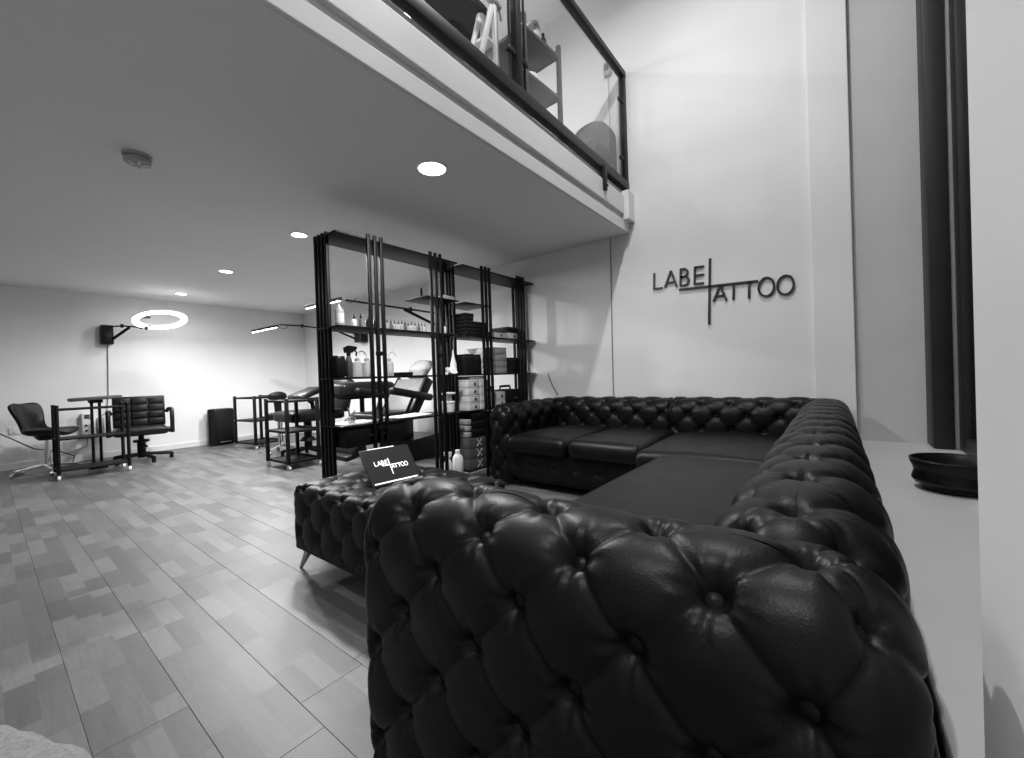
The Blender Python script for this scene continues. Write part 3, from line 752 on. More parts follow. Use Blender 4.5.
def carton(y0, y1, z0, z1, mt, label, group=None, x1=-2.70, depth=.24, name='carton', mark=None, skew=0):
    t = thing(name, label, 'box', (x1-depth/2, (y0+y1)/2, z0), R(skew), group)
    w, h = y1-y0, z1-z0
    part(t, 'body', MB().box((0, 0, h*.5-.0005), (depth, w, h-.001), .003), mt)
    part(t, 'lid_seam', MB().box((0, 0, h*.86), (depth+.002, w+.002, .002)), 'dgrey' if mt != 'cartonb' else 'cartong', False)
    if mark == 'x':
        for s in (-1, 1):
            part(t, 'cross_stroke', MB().bar((depth/2+.001, -.02-s*.032, h*.15), (depth/2+.001, -.02+s*.032, h*.85), .003, .009), 'carton', False)
    elif mark == 'label':
        part(t, 'sticker', MB().box((depth/2+.001, w*.12, h*.45), (.002, min(.03, w*.2), h*.4)), 'dgrey', False)
    return t
# racks: upper shelf of the box rack
G = 'flat black boxes on the upper rack shelf'
words = ['lowest', 'second from the bottom', 'third from the bottom', 'fourth from the bottom']
for k in range(4):
    carton(2.80, 3.10, SHZ['b']+k*.035, SHZ['b']+.033+k*.035, 'cartonb', 'flat black box, %s of the wide stack on the upper shelf' % words[k], G, depth=.25)
carton(2.79, 2.90, SHZ['b']+.14, SHZ['b']+.173, 'cartonb', 'short black box on top of the wide flat stack, lower of two', G); carton(2.79, 2.905, SHZ['b']+.174, SHZ['b']+.21, 'cartonb', 'short black box on top of the wide flat stack, upper of two', G)
carton(3.13, 3.42, SHZ['b'], SHZ['b']+.052, 'carton', 'long low white carton on the upper shelf behind the posts', None, mark='label')
carton(3.43, 3.60, SHZ['b'], SHZ['b']+.062, 'carton', 'white carton on the upper shelf below a dark box', None, mark='label'); carton(3.42, 3.58, SHZ['b']+.063, SHZ['b']+.125, 'cartonb', 'dark box sitting on a white carton on the upper shelf', None)
# half shelf item
t = thing('folded_cloth', 'folded pale cloth on the short top rack shelf', 'cloth', sh(2.59, 1.674, -2.76))
part(t, 'fold', MB().box((0, 0, .008), (.12, .15, .016), .006), 'carton2'); part(t, 'fold', MB().box((.005, .005, .023), (.11, .13, .014), .006), 'carton2')
t = thing('clip_stand', 'small dark upright clip on the short top rack shelf', 'stand', sh(2.36, 1.674, -2.80))
part(t, 'base', MB().box((0, 0, .005), (.05, .03, .01), .002), 'blackpl'); part(t, 'upright', MB().box((0, 0, .045), (.012, .022, .08), .003), 'blackpl')
bottle_ink((-2.745, 2.555, SHZ['b']), .10, .024, 'white bottle with dark base on the upper shelf near the rack joint', 'white', 'blackpl')
# middle shelf
carton(2.79, 2.885, SHZ['c'], SHZ['c']+.19, 'cartonb', 'tall black box on the middle shelf, left of its pair'); carton(2.89, 2.985, SHZ['c'], SHZ['c']+.185, 'cartonb', 'tall black box on the middle shelf, right of its pair')
G = 'white cartons on the middle rack shelf'
for k in range(4):
    carton(3.01, 3.19, SHZ['c']+k*.064, SHZ['c']+.062+k*.064, 'carton', 'white carton of the left middle-shelf stack, %s' % ['at the bottom', 'second up', 'third up', 'on top'][k], G, mark=None)
    carton(3.20, 3.385, SHZ['c']+k*.067, SHZ['c']+.065+k*.067, 'carton2', 'grey carton of the right middle-shelf stack, %s' % ['at the bottom', 'second up', 'third up', 'on top'][k], 'grey cartons on the middle rack shelf')
carton(3.40, 3.61, SHZ['c'], SHZ['c']+.165, 'cartonb', 'wide black box at the wall end of the middle shelf')
# lower shelf
G = 'white cartons on the lower rack shelf'
for r in range(4):
    for c in range(2):
        carton(2.80+c*.155, 2.945+c*.155, SHZ['d']+r*.072, SHZ['d']+.070+r*.072, 'carton', 'white carton in %s row of the lower-shelf stack, %s column' % (['bottom', 'second', 'third', 'top'][r], ['left', 'right'][c]), G, mark='label', skew=random.uniform(-2, 2))
carton(2.83, 3.06, SHZ['d']+.289, SHZ['d']+.325, 'carton2', 'flat grey carton lying on the white lower-shelf stack')
G = 'small white cartons right of the posts on the lower shelf'
for r in range(2): carton(3.20, 3.34, SHZ['d']+r*.078, SHZ['d']+.076+r*.078, 'carton', 'small white carton right of the rack posts, %s of two' % ['lower', 'upper'][r], G, mark='label')
t = thing('device_case', 'black equipment case with handle on the lower shelf', 'case', sh(3.50, SHZ['d'], -2.83))
part(t, 'body', MB().box((0, 0, .085), (.22, .28, .17), .012), 'cartonb'); part(t, 'handle', MB().tube([(.0, -.09, .17), (0, -.08, .205), (0, .08, .205), (0, .09, .17)], .012), 'blackpl')
part(t, 'latch', MB().box((.112, .05, .08), (.006, .05, .014), .002), 'steel')
# under the lower shelf
G = 'black boxes under the lower shelf'
for k in range(3):
    carton(2.84, 3.10, SHZ['e']+.301+k*.078, SHZ['e']+.377+k*.078, 'cartonb', 'black box under the white carton stack, %s' % ['lowest of three', 'middle of three', 'uppermost of three'][k], G)
t = thing('tissue_stack', 'small pale packets stacked beside the black boxes', 'packet', sh(2.81, SHZ['e']+.301, -2.77))
for k in range(3): part(t, 'packet', MB().box((0, 0, .03+k*.06), (.12, .045, .05), .008), 'carton2')
G = 'dark grey boxes with a cross mark'
for k in range(3):
    carton(2.785, 3.10, SHZ['e']+k*.1, SHZ['e']+.098+k*.1, 'cartong', 'charcoal box marked with a cross, %s of three' % ['lowest', 'middle', 'uppermost'][k], G, mark='x')

# ================================================================== SWING-ARM WALL LAMPS
def wall_lamp(label, box_c, box_sz, joints, strut, bar=None, ring=None, normal='x'):
    t = thing('swing_arm_lamp', label, 'wall lamp', box_c, group='swing-arm work lamps on the walls')
    B = Vector(box_c); lc = lambda p: Vector(p)-B
    part(t, 'wall_box', MB().box((0, 0, 0), box_sz, .008), 'blackpl')
    mb = MB().tube([lc(p) for p in joints], .011, 8); part(t, 'arm', mb, 'black')
    for p in joints[1:-1]: part(t, 'knuckle', MB().cyl(lc(p)-Vector((0, 0, .025)), lc(p)+Vector((0, 0, .025)), .018), 'black')
    if strut: part(t, 'strut', MB().bar(lc(strut[0]), lc(strut[1]), .02, .03), 'black')
    if bar:
        a, b = lc(bar[0]), lc(bar[1]); d = (b-a).normalized()
        part(t, 'lamp_housing', MB().bar(a, b, .018, .035, .003), 'black')
        dn = Vector((0, 0, -.011))
        part(t, 'led_strip', MB().bar(a+dn+d*.02, b+dn-d*.02, .006, .03), 'led', False)
        mid = (a+b)/2+Vector((0, 0, -.035))
        L = area('light', t, mid, (b-a).length*.9, P_BAR, shape='RECTANGLE', sy=.05)
        L.rotation_euler = (0, 0, math.atan2(d.y, d.x))
        part(t, 'cable', MB().tube([b, b+Vector((.05, .03, -.04)), b+Vector((.09, .06, -.05)), b+Vector((.12, .1, 0))], .004, 6), 'black')
    if ring:
        c, rr, rot = ring; c = lc(c)
        part(t, 'led_ring', MB().ringbox(rr-.034, rr+.034, -.014, .0, c, rot), 'ledring')
        part(t, 'ring_housing', MB().ringbox(rr-.037, rr+.037, .0005, .022, c, rot), 'white')
        part(t, 'ring_bracket', MB().box(c+rot.to_3x3() @ Vector((0, -rr*.55, .03)), (.05, .08, .02), .004, rot), 'dgrey')
        L = area('light', t, c+Vector((0, 0, -.04)), rr*2, P_RING); L.rotation_euler = rot.to_euler()
    return t
ringrot = Matrix.Rotation(R(-18), 4, 'Y') @ Matrix.Rotation(R(2), 4, 'X')
wall_lamp('black swing-arm lamp with glowing white ring', (-8.12, 1.12, 1.745), (.14, .13, .27),
          [(-8.06, 1.16, 1.86), (-7.9, 1.25, 1.86), (-7.75, 1.42, 1.84), (-7.62, 1.46, 1.82), (-7.6, 1.50, 1.86)], ((-8.06, 1.17, 1.68), (-7.85, 1.32, 1.84)),
          ring=((-7.45, 1.58, 1.925), .265, ringrot))
wall_lamp('black swing-arm lamp with LED bar beyond the two black trolleys', (-6.13, YS-.07, 1.69), (.20, .13, .17),
          [(-6.13, 3.80, 1.74), (-6.30, 3.55, 1.80), (-6.2, 2.95, 1.815), (-6.28, 2.66, 1.82)], ((-6.13, 3.82, 1.64), (-6.28, 3.56, 1.78)), bar=((-6.75, 2.47, 1.755), (-6.30, 2.65, 1.805)))
wall_lamp('black swing-arm lamp with LED bar seen above the ink bottle shelf', (-4.0, YS-.07, 1.70), (.20, .13, .17),
          [(-4.0, 3.80, 1.80), (-4.0, 3.2, 1.81), (-4.0, 2.36, 1.818)], ((-4.0, 3.10, 1.80), (-4.0, 3.82, 1.58)), bar=((-4.55, 2.205, 1.80), (-4.03, 2.33, 1.835)))
# mezzanine work lamp (throws the railing shadow on the sign wall)
t = thing('floor_lamp', 'slim floor lamp with LED panel up on the mezzanine', 'lamp', (-2.75, 1.35, 2.70))
part(t, 'base', MB().lathe([(.13, 0), (.13, .015), (.02, .022)], seg=24), 'black'); part(t, 'pole', MB().cyl((0, 0, .02), (0, 0, 1.2), .012), 'black')
part(t, 'led_panel', MB().box((.02, .02, 1.28), (.03, .16, .16), .006, R(35)), 'led')
area('light', t, (.04, .05, 1.28), .14, P_MEZZ, rot=(R(90), 0, R(-28)), shape='SQUARE', spread=160)

# ================================================================== TROLLEYS
def trolley(label, loc, rotz, w, d, h, post=.034, mt='black', shelves=(.09, .43, .775), group='black three-tier trolleys', lip=.02):
    t = thing('trolley', label, 'trolley', loc, rotz, group)
    for z in shelves:
        s_ = part(t, 'shelf', MB().b2((-w/2+.01, -d/2+.01, z-.012), (w/2-.01, d/2-.01, z), .003), mt)
        part(s_, 'lip', MB().b2((-w/2, d/2-.012, z-.02), (w/2, d/2, z+lip), .002).b2((-w/2, -d/2, z-.02), (w/2, -d/2+.012, z+.006), .002)
             .b2((-w/2, -d/2, z-.02), (-w/2+.012, d/2, z+.006), .002).b2((w/2-.012, -d/2, z-.02), (w/2, d/2, z+.006), .002), mt)
    for sx in (-1, 1):
        for sy in (-1, 1):
            x, y = sx*(w/2-.005), sy*(d/2-.005)
            part(t, 'post', MB().box((x, y, (h+.065)/2), (post, post, h-.065), .003), mt)
            c = part(t, 'caster', MB().cyl((x, y, .04), (x, y, .07), .010).box((x+.008, y, .042), (.03, .03, .02), .004), 'chrome')
            part(c, 'wheel', MB().cyl((x+.012, y-.012, .025), (x+.012, y+.012, .025), .025, seg=16), 'grey')
            for z in shelves[1:]: part(t, 'bolt', MB().ell((x, y-post/2, z-.005), (.007, .004, .007), seg=8), 'chrome')
    return t
trolley('black three-tier trolley beside the dark cabinet against the wall', (-7.11, 2.65, 0), R(9), .54, .40, .80)
trolley('black three-tier trolley nearest the shelving rack', (-5.05, 2.245, 0), R(2), .50, .36, .80)
# thin-framed trolley on the left
t = thing('trolley', 'thin-framed black rail trolley in front of the shell chair', 'trolley', (-6.82, .785, 0), R(0))
for sx in (-1, 1):
    for sy in (-1, 1):
        x, y = sx*.165, sy*.285
        part(t, 'post', MB().cyl((x, y, .06), (x, y, .80), .017, seg=12), 'black')
        part(t, 'knob', MB().ell((x, y, .805), (.021, .021, .014), seg=10), 'black')
        c = part(t, 'caster', MB().cyl((x, y, .035), (x, y, .075), .014).box((x+.01, y, .05), (.04, .03, .02), .006), 'chrome')
        part(c, 'wheel', MB().cyl((x+.015, y-.012, .027), (x+.015, y+.012, .027), .027, seg=16), 'white')
for z in (.10, .44, .765):
    for sx in (-1, 1): part(t, 'side_rail', MB().cyl((sx*.165, -.285, z), (sx*.165, .285, z), .010), 'black')
    for sy in (-1, 1): part(t, 'end_rail', MB().cyl((-.165, sy*.285, z), (.165, sy*.285, z), .010), 'black')
part(t, 'tray', MB().box((0, 0, .44), (.31, .55, .012), .003), 'black'); part(t, 'tray', MB().box((0, 0, .10), (.31, .55, .012), .003), 'black')

# arm-rest table with twin column
t = thing('work_table', 'tilted narrow work table on twin columns behind the rail trolley', 'table', (-7.30, .88, 0), R(0))
part(t, 'table_top', MB().box((0, 0, .868), (.30, .46, .04), .012, Matrix.Rotation(R(2.5), 4, 'X')), 'dgrey')
part(t, 'bracket', MB().box((0, 0, .83), (.16, .12, .04), .006), 'black')
for s_ in (-1, 1): part(t, 'column', MB().cyl((0, s_*.035, .03), (0, s_*.035, .83), .015), 'black')
part(t, 'foot', MB().box((0, 0, .02), (.26, .16, .04), .006), 'black')

# ================================================================== CHAIRS
def star(t, n, r, z, mt, caster=True, ph=0.0, w=.035, cm='chrome'):
    for k in range(n):
        a = ph+k*2*PI/n; ca, sa = math.cos(a), math.sin(a)
        lg_ = part(t, 'leg', MB().tube([(0, 0, z), (.4*r*ca, .4*r*sa, z-.008), (r*ca, r*sa, z-.03)], w*.42, 8), mt)
        if caster:
            part(lg_, 'caster', MB().cyl((r*ca, r*sa, .03), (r*ca, r*sa, z-.02), .008).cyl((r*ca-.02*sa, r*sa+.02*ca, .028), (r*ca+.02*sa, r*sa-.02*ca, .028), .028, seg=16), cm)
        else:
            part(lg_, 'glide', MB().cyl((r*ca, r*sa, 0), (r*ca, r*sa, z-.02), .022), mt)
# shell chair
t = thing('swivel_chair', 'black shell swivel chair on chrome castered legs by the socket', 'chair', (-7.42, .45, 0), R(-42))
prof = [(.25, .455, .17), (.20, .472, .20), (.05, .468, .215), (-.06, .462, .20), (-.125, .49, .165), (-.155, .56, .145), (-.175, .65, .165), (-.205, .74, .195), (-.235, .80, .185), (-.25, .828, .13)]
mb = MB()
def shellrow(i, off):
    y, z, w = prof[i]; y0, z0, _ = prof[max(i-1, 0)]; y1, z1, _ = prof[min(i+1, len(prof)-1)]
    d = Vector((0, y1-y0, z1-z0)).normalized(); n = Vector((0, -d.z, d.y))
    return [Vector((w*s, y, z)) + n*(-off) + Vector((0, .0, .0)) + n*(.05*abs(s)**2.4)*(-1) for s in np.linspace(-1, 1, 11)]
fr = [shellrow(i, -.02) for i in range(len(prof))]; bk = [shellrow(i, .025) for i in range(len(prof))]
loop = lambda i: fr[i]+bk[i][::-1]
V_ = [[mb.bm.verts.new(p) for p in loop(i)] for i in range(len(prof))]
for i in range(len(V_)-1):
    for j in range(len(V_[0])): mb.bm.faces.new((V_[i][j], V_[i][(j+1) % len(V_[0])], V_[i+1][(j+1) % len(V_[0])], V_[i+1][j]))
mb.bm.faces.new(V_[0]); mb.bm.faces.new(V_[-1][::-1])
o = part(t, 'shell', mb, 'vinyl'); sd = o.modifiers.new('s', 'SUBSURF'); sd.levels = sd.render_levels = 2
part(t, 'seat_plate', MB().cyl((0, .03, .40), (0, .03, .445), .07, .11), 'blackpl')
part(t, 'gas_column', MB().cyl((0, .03, .09), (0, .03, .41), .022), 'chrome'); part(t, 'column_sleeve', MB().cyl((0, .03, .10), (0, .03, .28), .03), 'chrome')
star(t, 5, .27, .105, 'chrome', ph=R(-95), w=.034)
# salon chair
t = thing('salon_chair', 'black salon chair with square-padded back and loop arms', 'chair', (-7.36, 1.31, 0), R(-8))
bp_ = part(t, 'backrest', MB().box((-.20, 0, .655), (.07, .54, .42), .02, Matrix.Rotation(R(-7), 4, 'Y')), 'vinyl')
for r in range(4):
    for c in range(3):
        y = -.172+c*.172; z = .515+r*.095; x = -.165-(z-.655)*.123
        part(bp_, 'back_pad', MB().box((x, y, z), (.035, .166, .090), .014, Matrix.Rotation(R(-7), 4, 'Y'), 3), 'vinyl')
part(t, 'seat', cushion(MB(), (-.20, -.27, .355), (.27, .27, .455), .035, .02, .06), 'vinyl')
for s_ in (-1, 1):
    part(t, 'armrest', MB().tube([(.24, s_*.31, .37), (.25, s_*.31, .50), (.245, s_*.31, .635), (.22, s_*.31, .675), (.15, s_*.31, .685), (-.14, s_*.305, .675), (-.20, s_*.29, .64)], .024, 10).box((.06, s_*.29, .40), (.40, .05, .05), .01), 'vinyl')
part(t, 'pump_column', MB().cyl((0, 0, .05), (0, 0, .29), .045, seg=20).cyl((0, 0, .29), (0, 0, .36), .03), 'black')
part(t, 'collar', MB().cyl((0, 0, .255), (0, 0, .285), .085, .085, 20), 'black')
part(t, 'pump_lever', MB().tube([(.05, 0, .25), (.12, .03, .22), (.16, .05, .20)], .012), 'black')
star(t, 5, .31, .095, 'black', caster=False, ph=R(20), w=.05)
# small stool with oval back
t = thing('operator_stool', 'black rolling stool with small oval backrest behind the trolleys', 'stool', (-6.2, 2.58, 0), R(-10))
part(t, 'backrest', MB().ell((-.05, 0, .79), (.03, .125, .075), seg=20), 'vinyl')
part(t, 'back_bar', MB().prism([(-.05, .74), (.05, .74), (.035, .56), (-.035, .56)], 'x', -.07, -.055), 'blackpl'); part(t, 'back_support', MB().tube([(-.065, 0, .58), (-.06, 0, .50), (0, 0, .48)], .018), 'blackpl')
part(t, 'seat', MB().lathe([(.12, .49), (.165, .50), (.175, .525), (.165, .55), (.1, .565), (0, .567)], seg=28), 'vinyl')
part(t, 'column', MB().cyl((0, 0, .09), (0, 0, .49), .024), 'chrome'); star(t, 5, .25, .105, 'chrome', ph=R(30))

# tattoo couch behind the trolleys
t = thing('treatment_couch', 'black padded treatment couch with tilted headrest left of the rack', 'couch', (-5.60, 2.66, 0), R(0))
part(t, 'seat_pad', cushion(MB(), (-.28, -.30, .47), (.28, .42, .60), .04, .015, .06), 'vinyl')
part(t, 'headrest_pad', MB().box((0, .02, .83), (.40, .34, .07), .03, Matrix.Rotation(R(20), 4, 'X'), 3), 'vinyl')
part(t, 'back_pad', MB().box((0, .50, .78), (.50, .12, .46), .04, Matrix.Rotation(R(-14), 4, 'X'), 3), 'vinyl')
part(t, 'headrest_stem', MB().tube([(0, -.02, .80), (0, .10, .70), (0, .12, .56)], .03), 'black')
part(t, 'pedestal', MB().cyl((0, .03, .08), (0, .03, .47), .05, .05, 18), 'black'); part(t, 'skirt', MB().cyl((0, .03, .20), (0, .03, .25), .11, .07, 18), 'black')
star(t, 5, .30, .10, 'black', caster=False, ph=R(10), w=.06)
# recliner behind the rack
RX = -4.2
t = thing('tattoo_chair', 'black reclining tattoo chair with armrests seen through the rack', 'chair', (RX, 3.15, 0))
def rl(y, z, x=0): return (x, y-3.15, z)
part(t, 'base_cover', MB().prism([(3.02-3.15, 0), (3.70-3.15, 0), (3.70-3.15, .10), (3.62-3.15, .24), (3.5-3.15, .285), (3.05-3.15, .25)], 'x', -.27, .27), 'blackpl')
part(t, 'lift_column', MB().box(rl(3.15, .36), (.22, .22, .25), .02), 'blackpl')
part(t, 'seat', MB().box(rl(2.88, .55), (.56, .52, .11), .04, 0, 3), 'vinyl')
bk_ = part(t, 'backrest', MB().box(rl(3.235, .765), (.54, .10, .48), .045, Matrix.Rotation(R(-33), 4, 'X'), 4), 'vinylg')
for sx in (-1, 1): part(bk_, 'side_bolster', MB().box(rl(3.255, .765, sx*.27), (.06, .13, .50), .03, Matrix.Rotation(R(-33), 4, 'X'), 3), 'vinyl')
part(t, 'headrest', MB().box(rl(3.475, 1.09), (.34, .09, .26), .04, Matrix.Rotation(R(-38), 4, 'X'), 3), 'vinylg')
part(t, 'headrest_cover', MB().ell(rl(3.49, 1.12), (.19, .12, .08), Matrix.Rotation(R(40), 4, 'X')), 'clear', label='clear film over the headrest')
for sx in (-1, 1): part(t, 'armrest', MB().box(rl(3.06, .80, sx*.34), (.10, .60, .085), .035, Matrix.Rotation(R(-11), 4, 'X'), 3), 'vinyl')
for sx in (-1, 1): part(t, 'arm_bracket', MB().bar(rl(3.10, .78, sx*.32), rl(3.0, .55, sx*.28), .03), 'black')
part(t, 'leg_rest', MB().box(rl(2.49, .36), (.50, .09, .42), .035, Matrix.Rotation(R(-32), 4, 'X'), 3), 'vinyl')
part(t, 'foot_pad', MB().box(rl(2.36, .18), (.46, .16, .06), .025, Matrix.Rotation(R(10), 4, 'X'), 3), 'vinyl')
part(t, 'cord', MB().tube([rl(2.78, .45, .2), rl(2.72, .3, .22), rl(2.80, .15, .25), rl(2.72, .05, .24), rl(2.6, .02, .2), rl(2.5, .012, .26)], .007, 6), 'black')
# cushioned arm stand
t = thing('cushion_stand', 'thick black cushion on a stand right behind the ink rack', 'stand', (-4.85, 3.04, 0))
part(t, 'cushion', cushion(MB(), (-.22, -.38, .775), (.22, .38, .945), .05, .02, .06), 'vinyl')
part(t, 'plate', MB().box((0, 0, .762), (.3, .5, .03), .005), 'black'); part(t, 'column', MB().cyl((0, 0, .05), (0, 0, .75), .03), 'black')
part(t, 'foot', MB().box((0, 0, .03), (.5, .08, .05), .01).box((0, 0, .03), (.08, .5, .05), .01), 'black')

# dark cabinet on the far left wall
t = thing('cabinet', 'squat black cabinet standing against the wall', 'cabinet', (-8.02, 2.43, 0), R(4))
part(t, 'body', MB().box((0, 0, .30), (.20, .33, .59), .03, 0, 3), 'blackpl'); part(t, 'front_panel', MB().box((.103, .02, .31), (.012, .25, .5), .005), 'cartonb')
part(t, 'rounded_side', MB().cyl((.06, -.155, .01), (.06, -.155, .595), .05, seg=20), 'blackpl'); part(t, 'badge_strip', MB().box((.11, .02, .055), (.004, .16, .012)), 'steel', False)

# socket, wall device, cables
t = thing('wall_socket', 'white double wall socket behind the shell chair', 'socket', (XL+.008, .28, .487))
part(t, 'plate', MB().box((0, 0, 0), (.012, .146, .086), .003), 'white')
for s_ in (-1, 1):
    part(t, 'switch', MB().box((.008, s_*.045+.012, .022), (.008, .014, .02), .002), 'white'); part(t, 'pin_hole', MB().box((.0066, s_*.038, -.012), (.001, .006, .012)).box((.0066, s_*.038-.011, -.024), (.001, .010, .005)).box((.0066, s_*.038+.011, -.024), (.001, .010, .005)), 'blackpl', False)
t = thing('wall_device', 'white boxy device with dark knobs on the wall behind the work table', 'device', (XL+.06, .905, .49))
part(t, 'body', MB().box((0, 0, 0), (.12, .13, .34), .01), 'white'); part(t, 'screen_panel', MB().box((.061, -.02, .12), (.004, .05, .06), .001), 'dgrey')
for (y, z) in ((-.03, .0), (.03, .0), (-.03, -.07)): part(t, 'knob', MB().cyl((.06, y, z), (.078, y, z), .014), 'blackpl')
part(t, 'outlet', MB().box((.061, .02, .11), (.004, .04, .08), .001), 'grey')
t = thing('wall_device', 'small grey box on the wall right of the white boxy device', 'device', (XL+.04, 1.03, .47))
part(t, 'body', MB().box((0, 0, 0), (.08, .07, .22), .008), 'grey'); part(t, 'cover', MB().box((.041, 0, .02), (.004, .05, .14), .001), 'carton2')
def cable(label, pts, r=.006, mt='cable', cat='cable'):
    tag(link('power_cable', MB().tube(pts, r, 6).mesh('power_cable', M[mt])), label, cat)
cable('thin cable hanging straight down from the ring lamp box', [(XL+.012, 1.135, 1.62), (XL+.012, 1.13, 1.3), (XL+.012, 1.12, .9), (XL+.012, 1.10, .66), (XL+.05, 1.04, .60)], .006)
cable('dark cable drooping from the left edge to the chair base', [(XL+.008, -.75, 1.0), (XL+.03, -.35, .78), (-8.1, 0, .58), (-8.08, .2, .42), (-8.05, .4, .25), (-7.9, .6, .20), (-7.7, .72, .14), (-7.6, .68, .02)], .008, 'dgrey')
cable('grey cable trailing along the wall under the work table', [(XL+.02, .90, .33), (XL+.05, .88, .2), (XL+.1, .7, .15), (XL+.15, .55, .1), (XL+.2, .4, .012)], .006)
cable('thin dark cable slanting down the sign wall beside the rack', [(-2.55, YS-.008, .98), (-2.5, YS-.008, .86), (-2.43, YS-.008, .74)], .006, 'dgrey')
cable('thin white conduit running up the sign wall to the soffit', [(-1.77, YS-.008, .5), (-1.768, YS-.008, 1.2), (-1.757, YS-.008, 1.9), (-1.752, YS-.008, ZC)], .006, 'carton2', 'conduit')

# ================================================================== BOWL ON THE SILL
t = thing('bowl', 'wide black ribbed bowl standing on the window sill', 'bowl', (.408, 2.56, ZSILL))
part(t, 'body', MB().lathe([(.10, 0), (.115, .004), (.118, .022), (.140, .030), (.149, .045), (.146, .060), (.141, .078), (.145, .098), (.153, .116), (.154, .130), (.147, .132), (.134, .110), (.125, .06), (.08, .035), (0, .03)], seg=56), 'blackpl')
part(t, 'rim', MB().torus(.151, .005, (0, 0, .131), 0.0, 56, 8), 'blackpl')

# ================================================================== BALUSTRADE
XB = XM+.008
bl = thing('balustrade', 'black steel balustrade with glass panels along the mezzanine edge', 'railing', (XB, 1.0, 2.70))
def bb(y0, z0, y1, z1, w, bev=.003, dx=0): return MB().b2((-w/2+dx, y0-1.0, z0-2.70), (w/2+dx, y1-1.0, z1-2.70), bev)
part(bl, 'top_rail', bb(YF+.05, 3.825, 3.93, 3.88, .06), 'rail'); part(bl, 'bottom_rail', bb(YF+.05, 2.735, 3.93, 2.812, .06), 'rail')
PY = [-1.34, .42, 2.175, 3.905]
for y in PY: part(bl, 'post', bb(y-.027, 2.74, y+.027, 3.84, .05), 'rail')
for (a, b) in zip(PY, PY[1:]):
    gp = part(bl, 'glass_panel', bb(a+.085, 2.83, b-.075, 3.79, .010, 0), 'glass')
    e = MB()
    for (q0, q1) in (((a+.08, 2.822), (b-.07, 2.834)), ((a+.08, 3.786), (b-.07, 3.798)), ((a+.08, 2.822), (a+.09, 3.798)), ((b-.08, 2.822), (b-.07, 3.798))):
        e.b2((-.007, q0[0]-1.0, q0[1]-2.70), (.007, q1[0]-1.0, q1[1]-2.70))
    part(gp, 'edge_seal', e, 'rail', False)
    for yy in (a+.065, b-.055):
        for z in (3.02, 3.58): part(bl, 'clamp', bb(yy-.05, z-.02, yy+.05, z+.02, .03, .01), 'rail')
for y in (3.36, .6, -.2):
    part(bl, 'bracket', MB().b2((.012, y-1.0-.022, 2.545-2.70), (.052, y-1.0+.022, 2.76-2.70), .004), 'rail')
    part(bl, 'bracket_bolt', MB().cyl((.05, y-1.0+.0, 2.58-2.70), (.068, y-1.0, 2.58-2.70), .009), 'rail')

# ================================================================== THINGS ON THE MEZZANINE
ZF = 2.70
trolley('dark grey three-tier trolley behind the balcony glass', (-1.92, 2.70, ZF), R(-4), .46, .44, .88, post=.032, mt='dgrey', shelves=(.10, .47, .80), group=None, lip=.05)
t = thing('clear_jar', 'clear jar standing on the mezzanine trolley', 'jar', (-1.77, 2.68, ZF+.80))
part(t, 'body', MB().lathe([(.05, 0), (.055, .006), (.055, .12), (.045, .135)], seg=18), 'clear'); part(t, 'lid', MB().lathe([(.048, .134), (.048, .155), (.04, .16)], seg=18), 'white')
t = thing('dark_bottle', 'dark bottle standing next to the clear jar upstairs', 'bottle', (-1.755, 2.795, ZF+.80))
part(t, 'body', MB().lathe([(.024, 0), (.026, .006), (.026, .10), (.012, .125)], seg=14), 'dgrey'); part(t, 'cap', MB().lathe([(.013, .124), (.013, .15)], seg=12), 'blackpl')
t = thing('plastic_bag', 'pale crumpled bag on the middle shelf of the mezzanine trolley', 'bag', (-1.83, 2.665, ZF+.47))
mb = MB().ell((0, 0, .075), (.07, .12, .078), seg=20)
for v in mb.bm.verts: v.co += Vector((.012*math.sin(v.co.y*40), .01*math.sin(v.co.z*50+v.co.x*30), .006*math.sin(v.co.y*60)))
part(t, 'body', mb, 'carton'); part(t, 'knot', MB().ell((0, .10, .13), (.025, .03, .03)), 'carton')
t = thing('step_frame', 'white wooden folding frame left of the balcony post', 'step stool', (-1.655, 2.02, ZF), R(0))
for s_ in (0, -.10):
    part(t, 'front_leg', MB().bar((s_, .06, 0), (s_, .045, .62), .026, .035, .003), 'white'); part(t, 'rear_leg', MB().bar((s_, -.16, 0), (s_, .02, .60), .024, .03, .003), 'white')
part(t, 'side_panel', MB().box((-.05, .055, .33), (.09, .012, .54), .003), 'grey')
for z in (.20, .38): part(t, 'tread', MB().box((-.05, 0, z), (.10, .09, .02), .003), 'white')
t = thing('trigger_nozzle', 'grey trigger spray hanging on top of the white folding frame', 'bottle', (-1.655, 2.065, ZF+.62))
part(t, 'head', MB().box((0, .0, .02), (.04, .12, .03), .008), 'grey'); part(t, 'trigger', MB().tube([(0, .05, .015), (0, .065, -.02), (0, .07, -.05)], .008), 'grey')
t = thing('operator_stool', 'black round stool seat seen from below above the balcony rail', 'stool', (-2.06, 2.10, ZF))
part(t, 'seat', MB().lathe([(.05, .66), (.22, .67), (.28, .695), (.285, .73), (.26, .76), (0, .77)], seg=36), 'vinyl')
part(t, 'mount_plate', MB().box((0, 0, .65), (.2, .2, .02), .004), 'black')
part(t, 'column', MB().cyl((0, 0, .09), (0, 0, .65), .026), 'black'); part(t, 'lever', MB().tube([(0, .02, .62), (0, .12, .61), (0, .2, .59)], .008), 'black')
star(t, 5, .28, .10, 'black', ph=.3)
t = thing('armchair', 'grey fabric rounded armchair back beside the end of the balcony', 'armchair', (-1.84, 3.70, ZF))
mb = MB(); N_ = 24
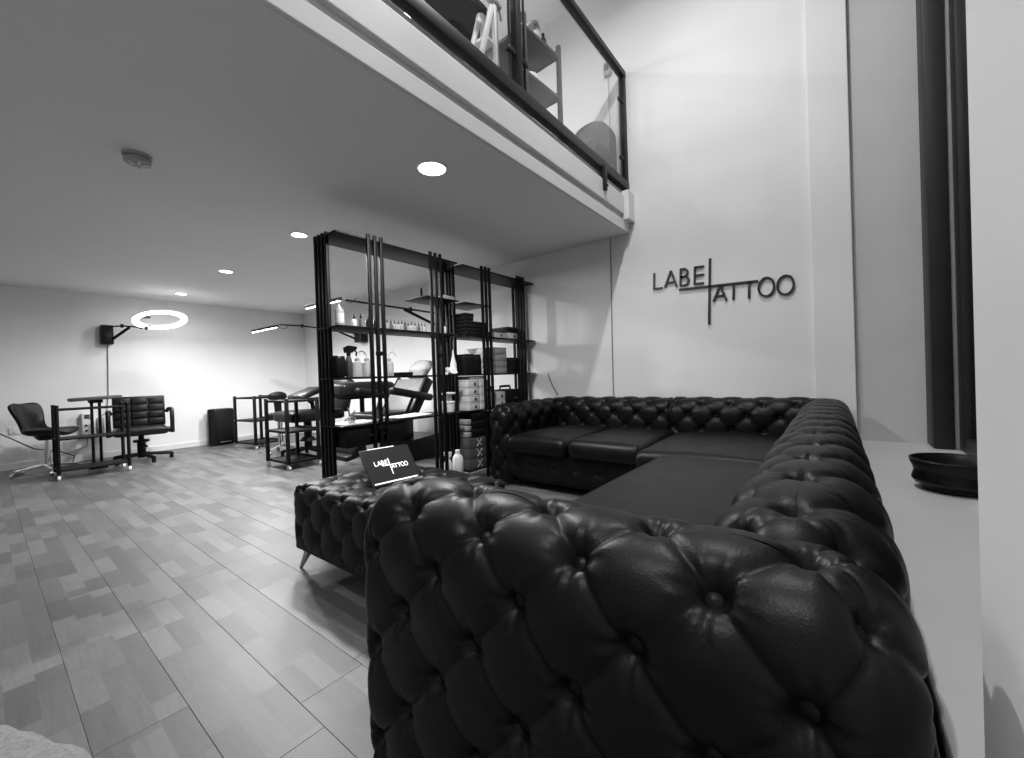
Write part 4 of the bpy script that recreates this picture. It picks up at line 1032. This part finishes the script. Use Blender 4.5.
pr_ = [(-.21, 0)]+[(.21*math.cos(PI-k*PI/N_)+0, .44+.27*math.sin(k*PI/N_)**.5) for k in range(N_+1)]+[(.21, 0)]
mb.prism(pr_, 'y', .02, .17)
bv = [e for e in mb.bm.edges if abs(e.verts[0].co.y-e.verts[1].co.y) < 1e-6 and (e.verts[0].co.z > .01 or e.verts[1].co.z > .01)]
bmesh.ops.bevel(mb.bm, geom=bv, offset=.02, segments=2, affect='EDGES', profile=.5)
part(t, 'back', mb, 'fabric'); part(t, 'seat', cushion(MB(), (-.2, -.28, .22), (.2, .06, .40), .05, .02, .05), 'fabric')
for s_ in (-1, 1): part(t, 'leg', MB().cyl((s_*.15, -.22, 0), (s_*.15, -.22, .23), .016), 'black')
t = thing('alarm_box', 'small grey box with cable high on the sign wall', 'box', (-1.718, YS-.02, 3.985))
part(t, 'body', MB().box((0, 0, 0), (.075, .04, .13), .008), 'grey'); part(t, 'cover', MB().box((0, -.022, .01), (.045, .006, .06), .002), 'dgrey'); part(t, 'cable', MB().tube([(0, .008, -.06), (0, .008, -.5), (0.003, .008, -1.2)], .004, 6), 'grey')

# ================================================================== MAT ADDED AS STAND-IN FOR A PALE BLUR AT THE FRAME CORNER
mb = MB(); N_ = 72; rings = []
for (rr, z) in ((.0, .04), (.25, .042), (.45, .042), (.56, .038), (.61, .026), (.625, .010), (.62, .001)):
    rings.append([((rr+(.012*math.sin(k*5.3)+.008*math.sin(k*2.1))*(rr > .5))*1.0*math.cos(k*2*PI/N_), (rr+(.012*math.sin(k*5.3)+.008*math.sin(k*2.1))*(rr > .5))*.55*math.sin(k*2*PI/N_), z+.003*math.sin(k*1.9+rr*40)*(rr > .01)) for k in range(N_+1)])
mb.grid(rings); bmesh.ops.remove_doubles(mb.bm, verts=mb.bm.verts, dist=1e-4)
tag(link('blur_mat', mb.mesh('blur_mat', M['blur_mat']), None, (-1.50, -.19, 0), (0, 0, R(14))), 'pale fluffy mat standing in for a blurred shape at the bottom left corner', 'blur_mat')
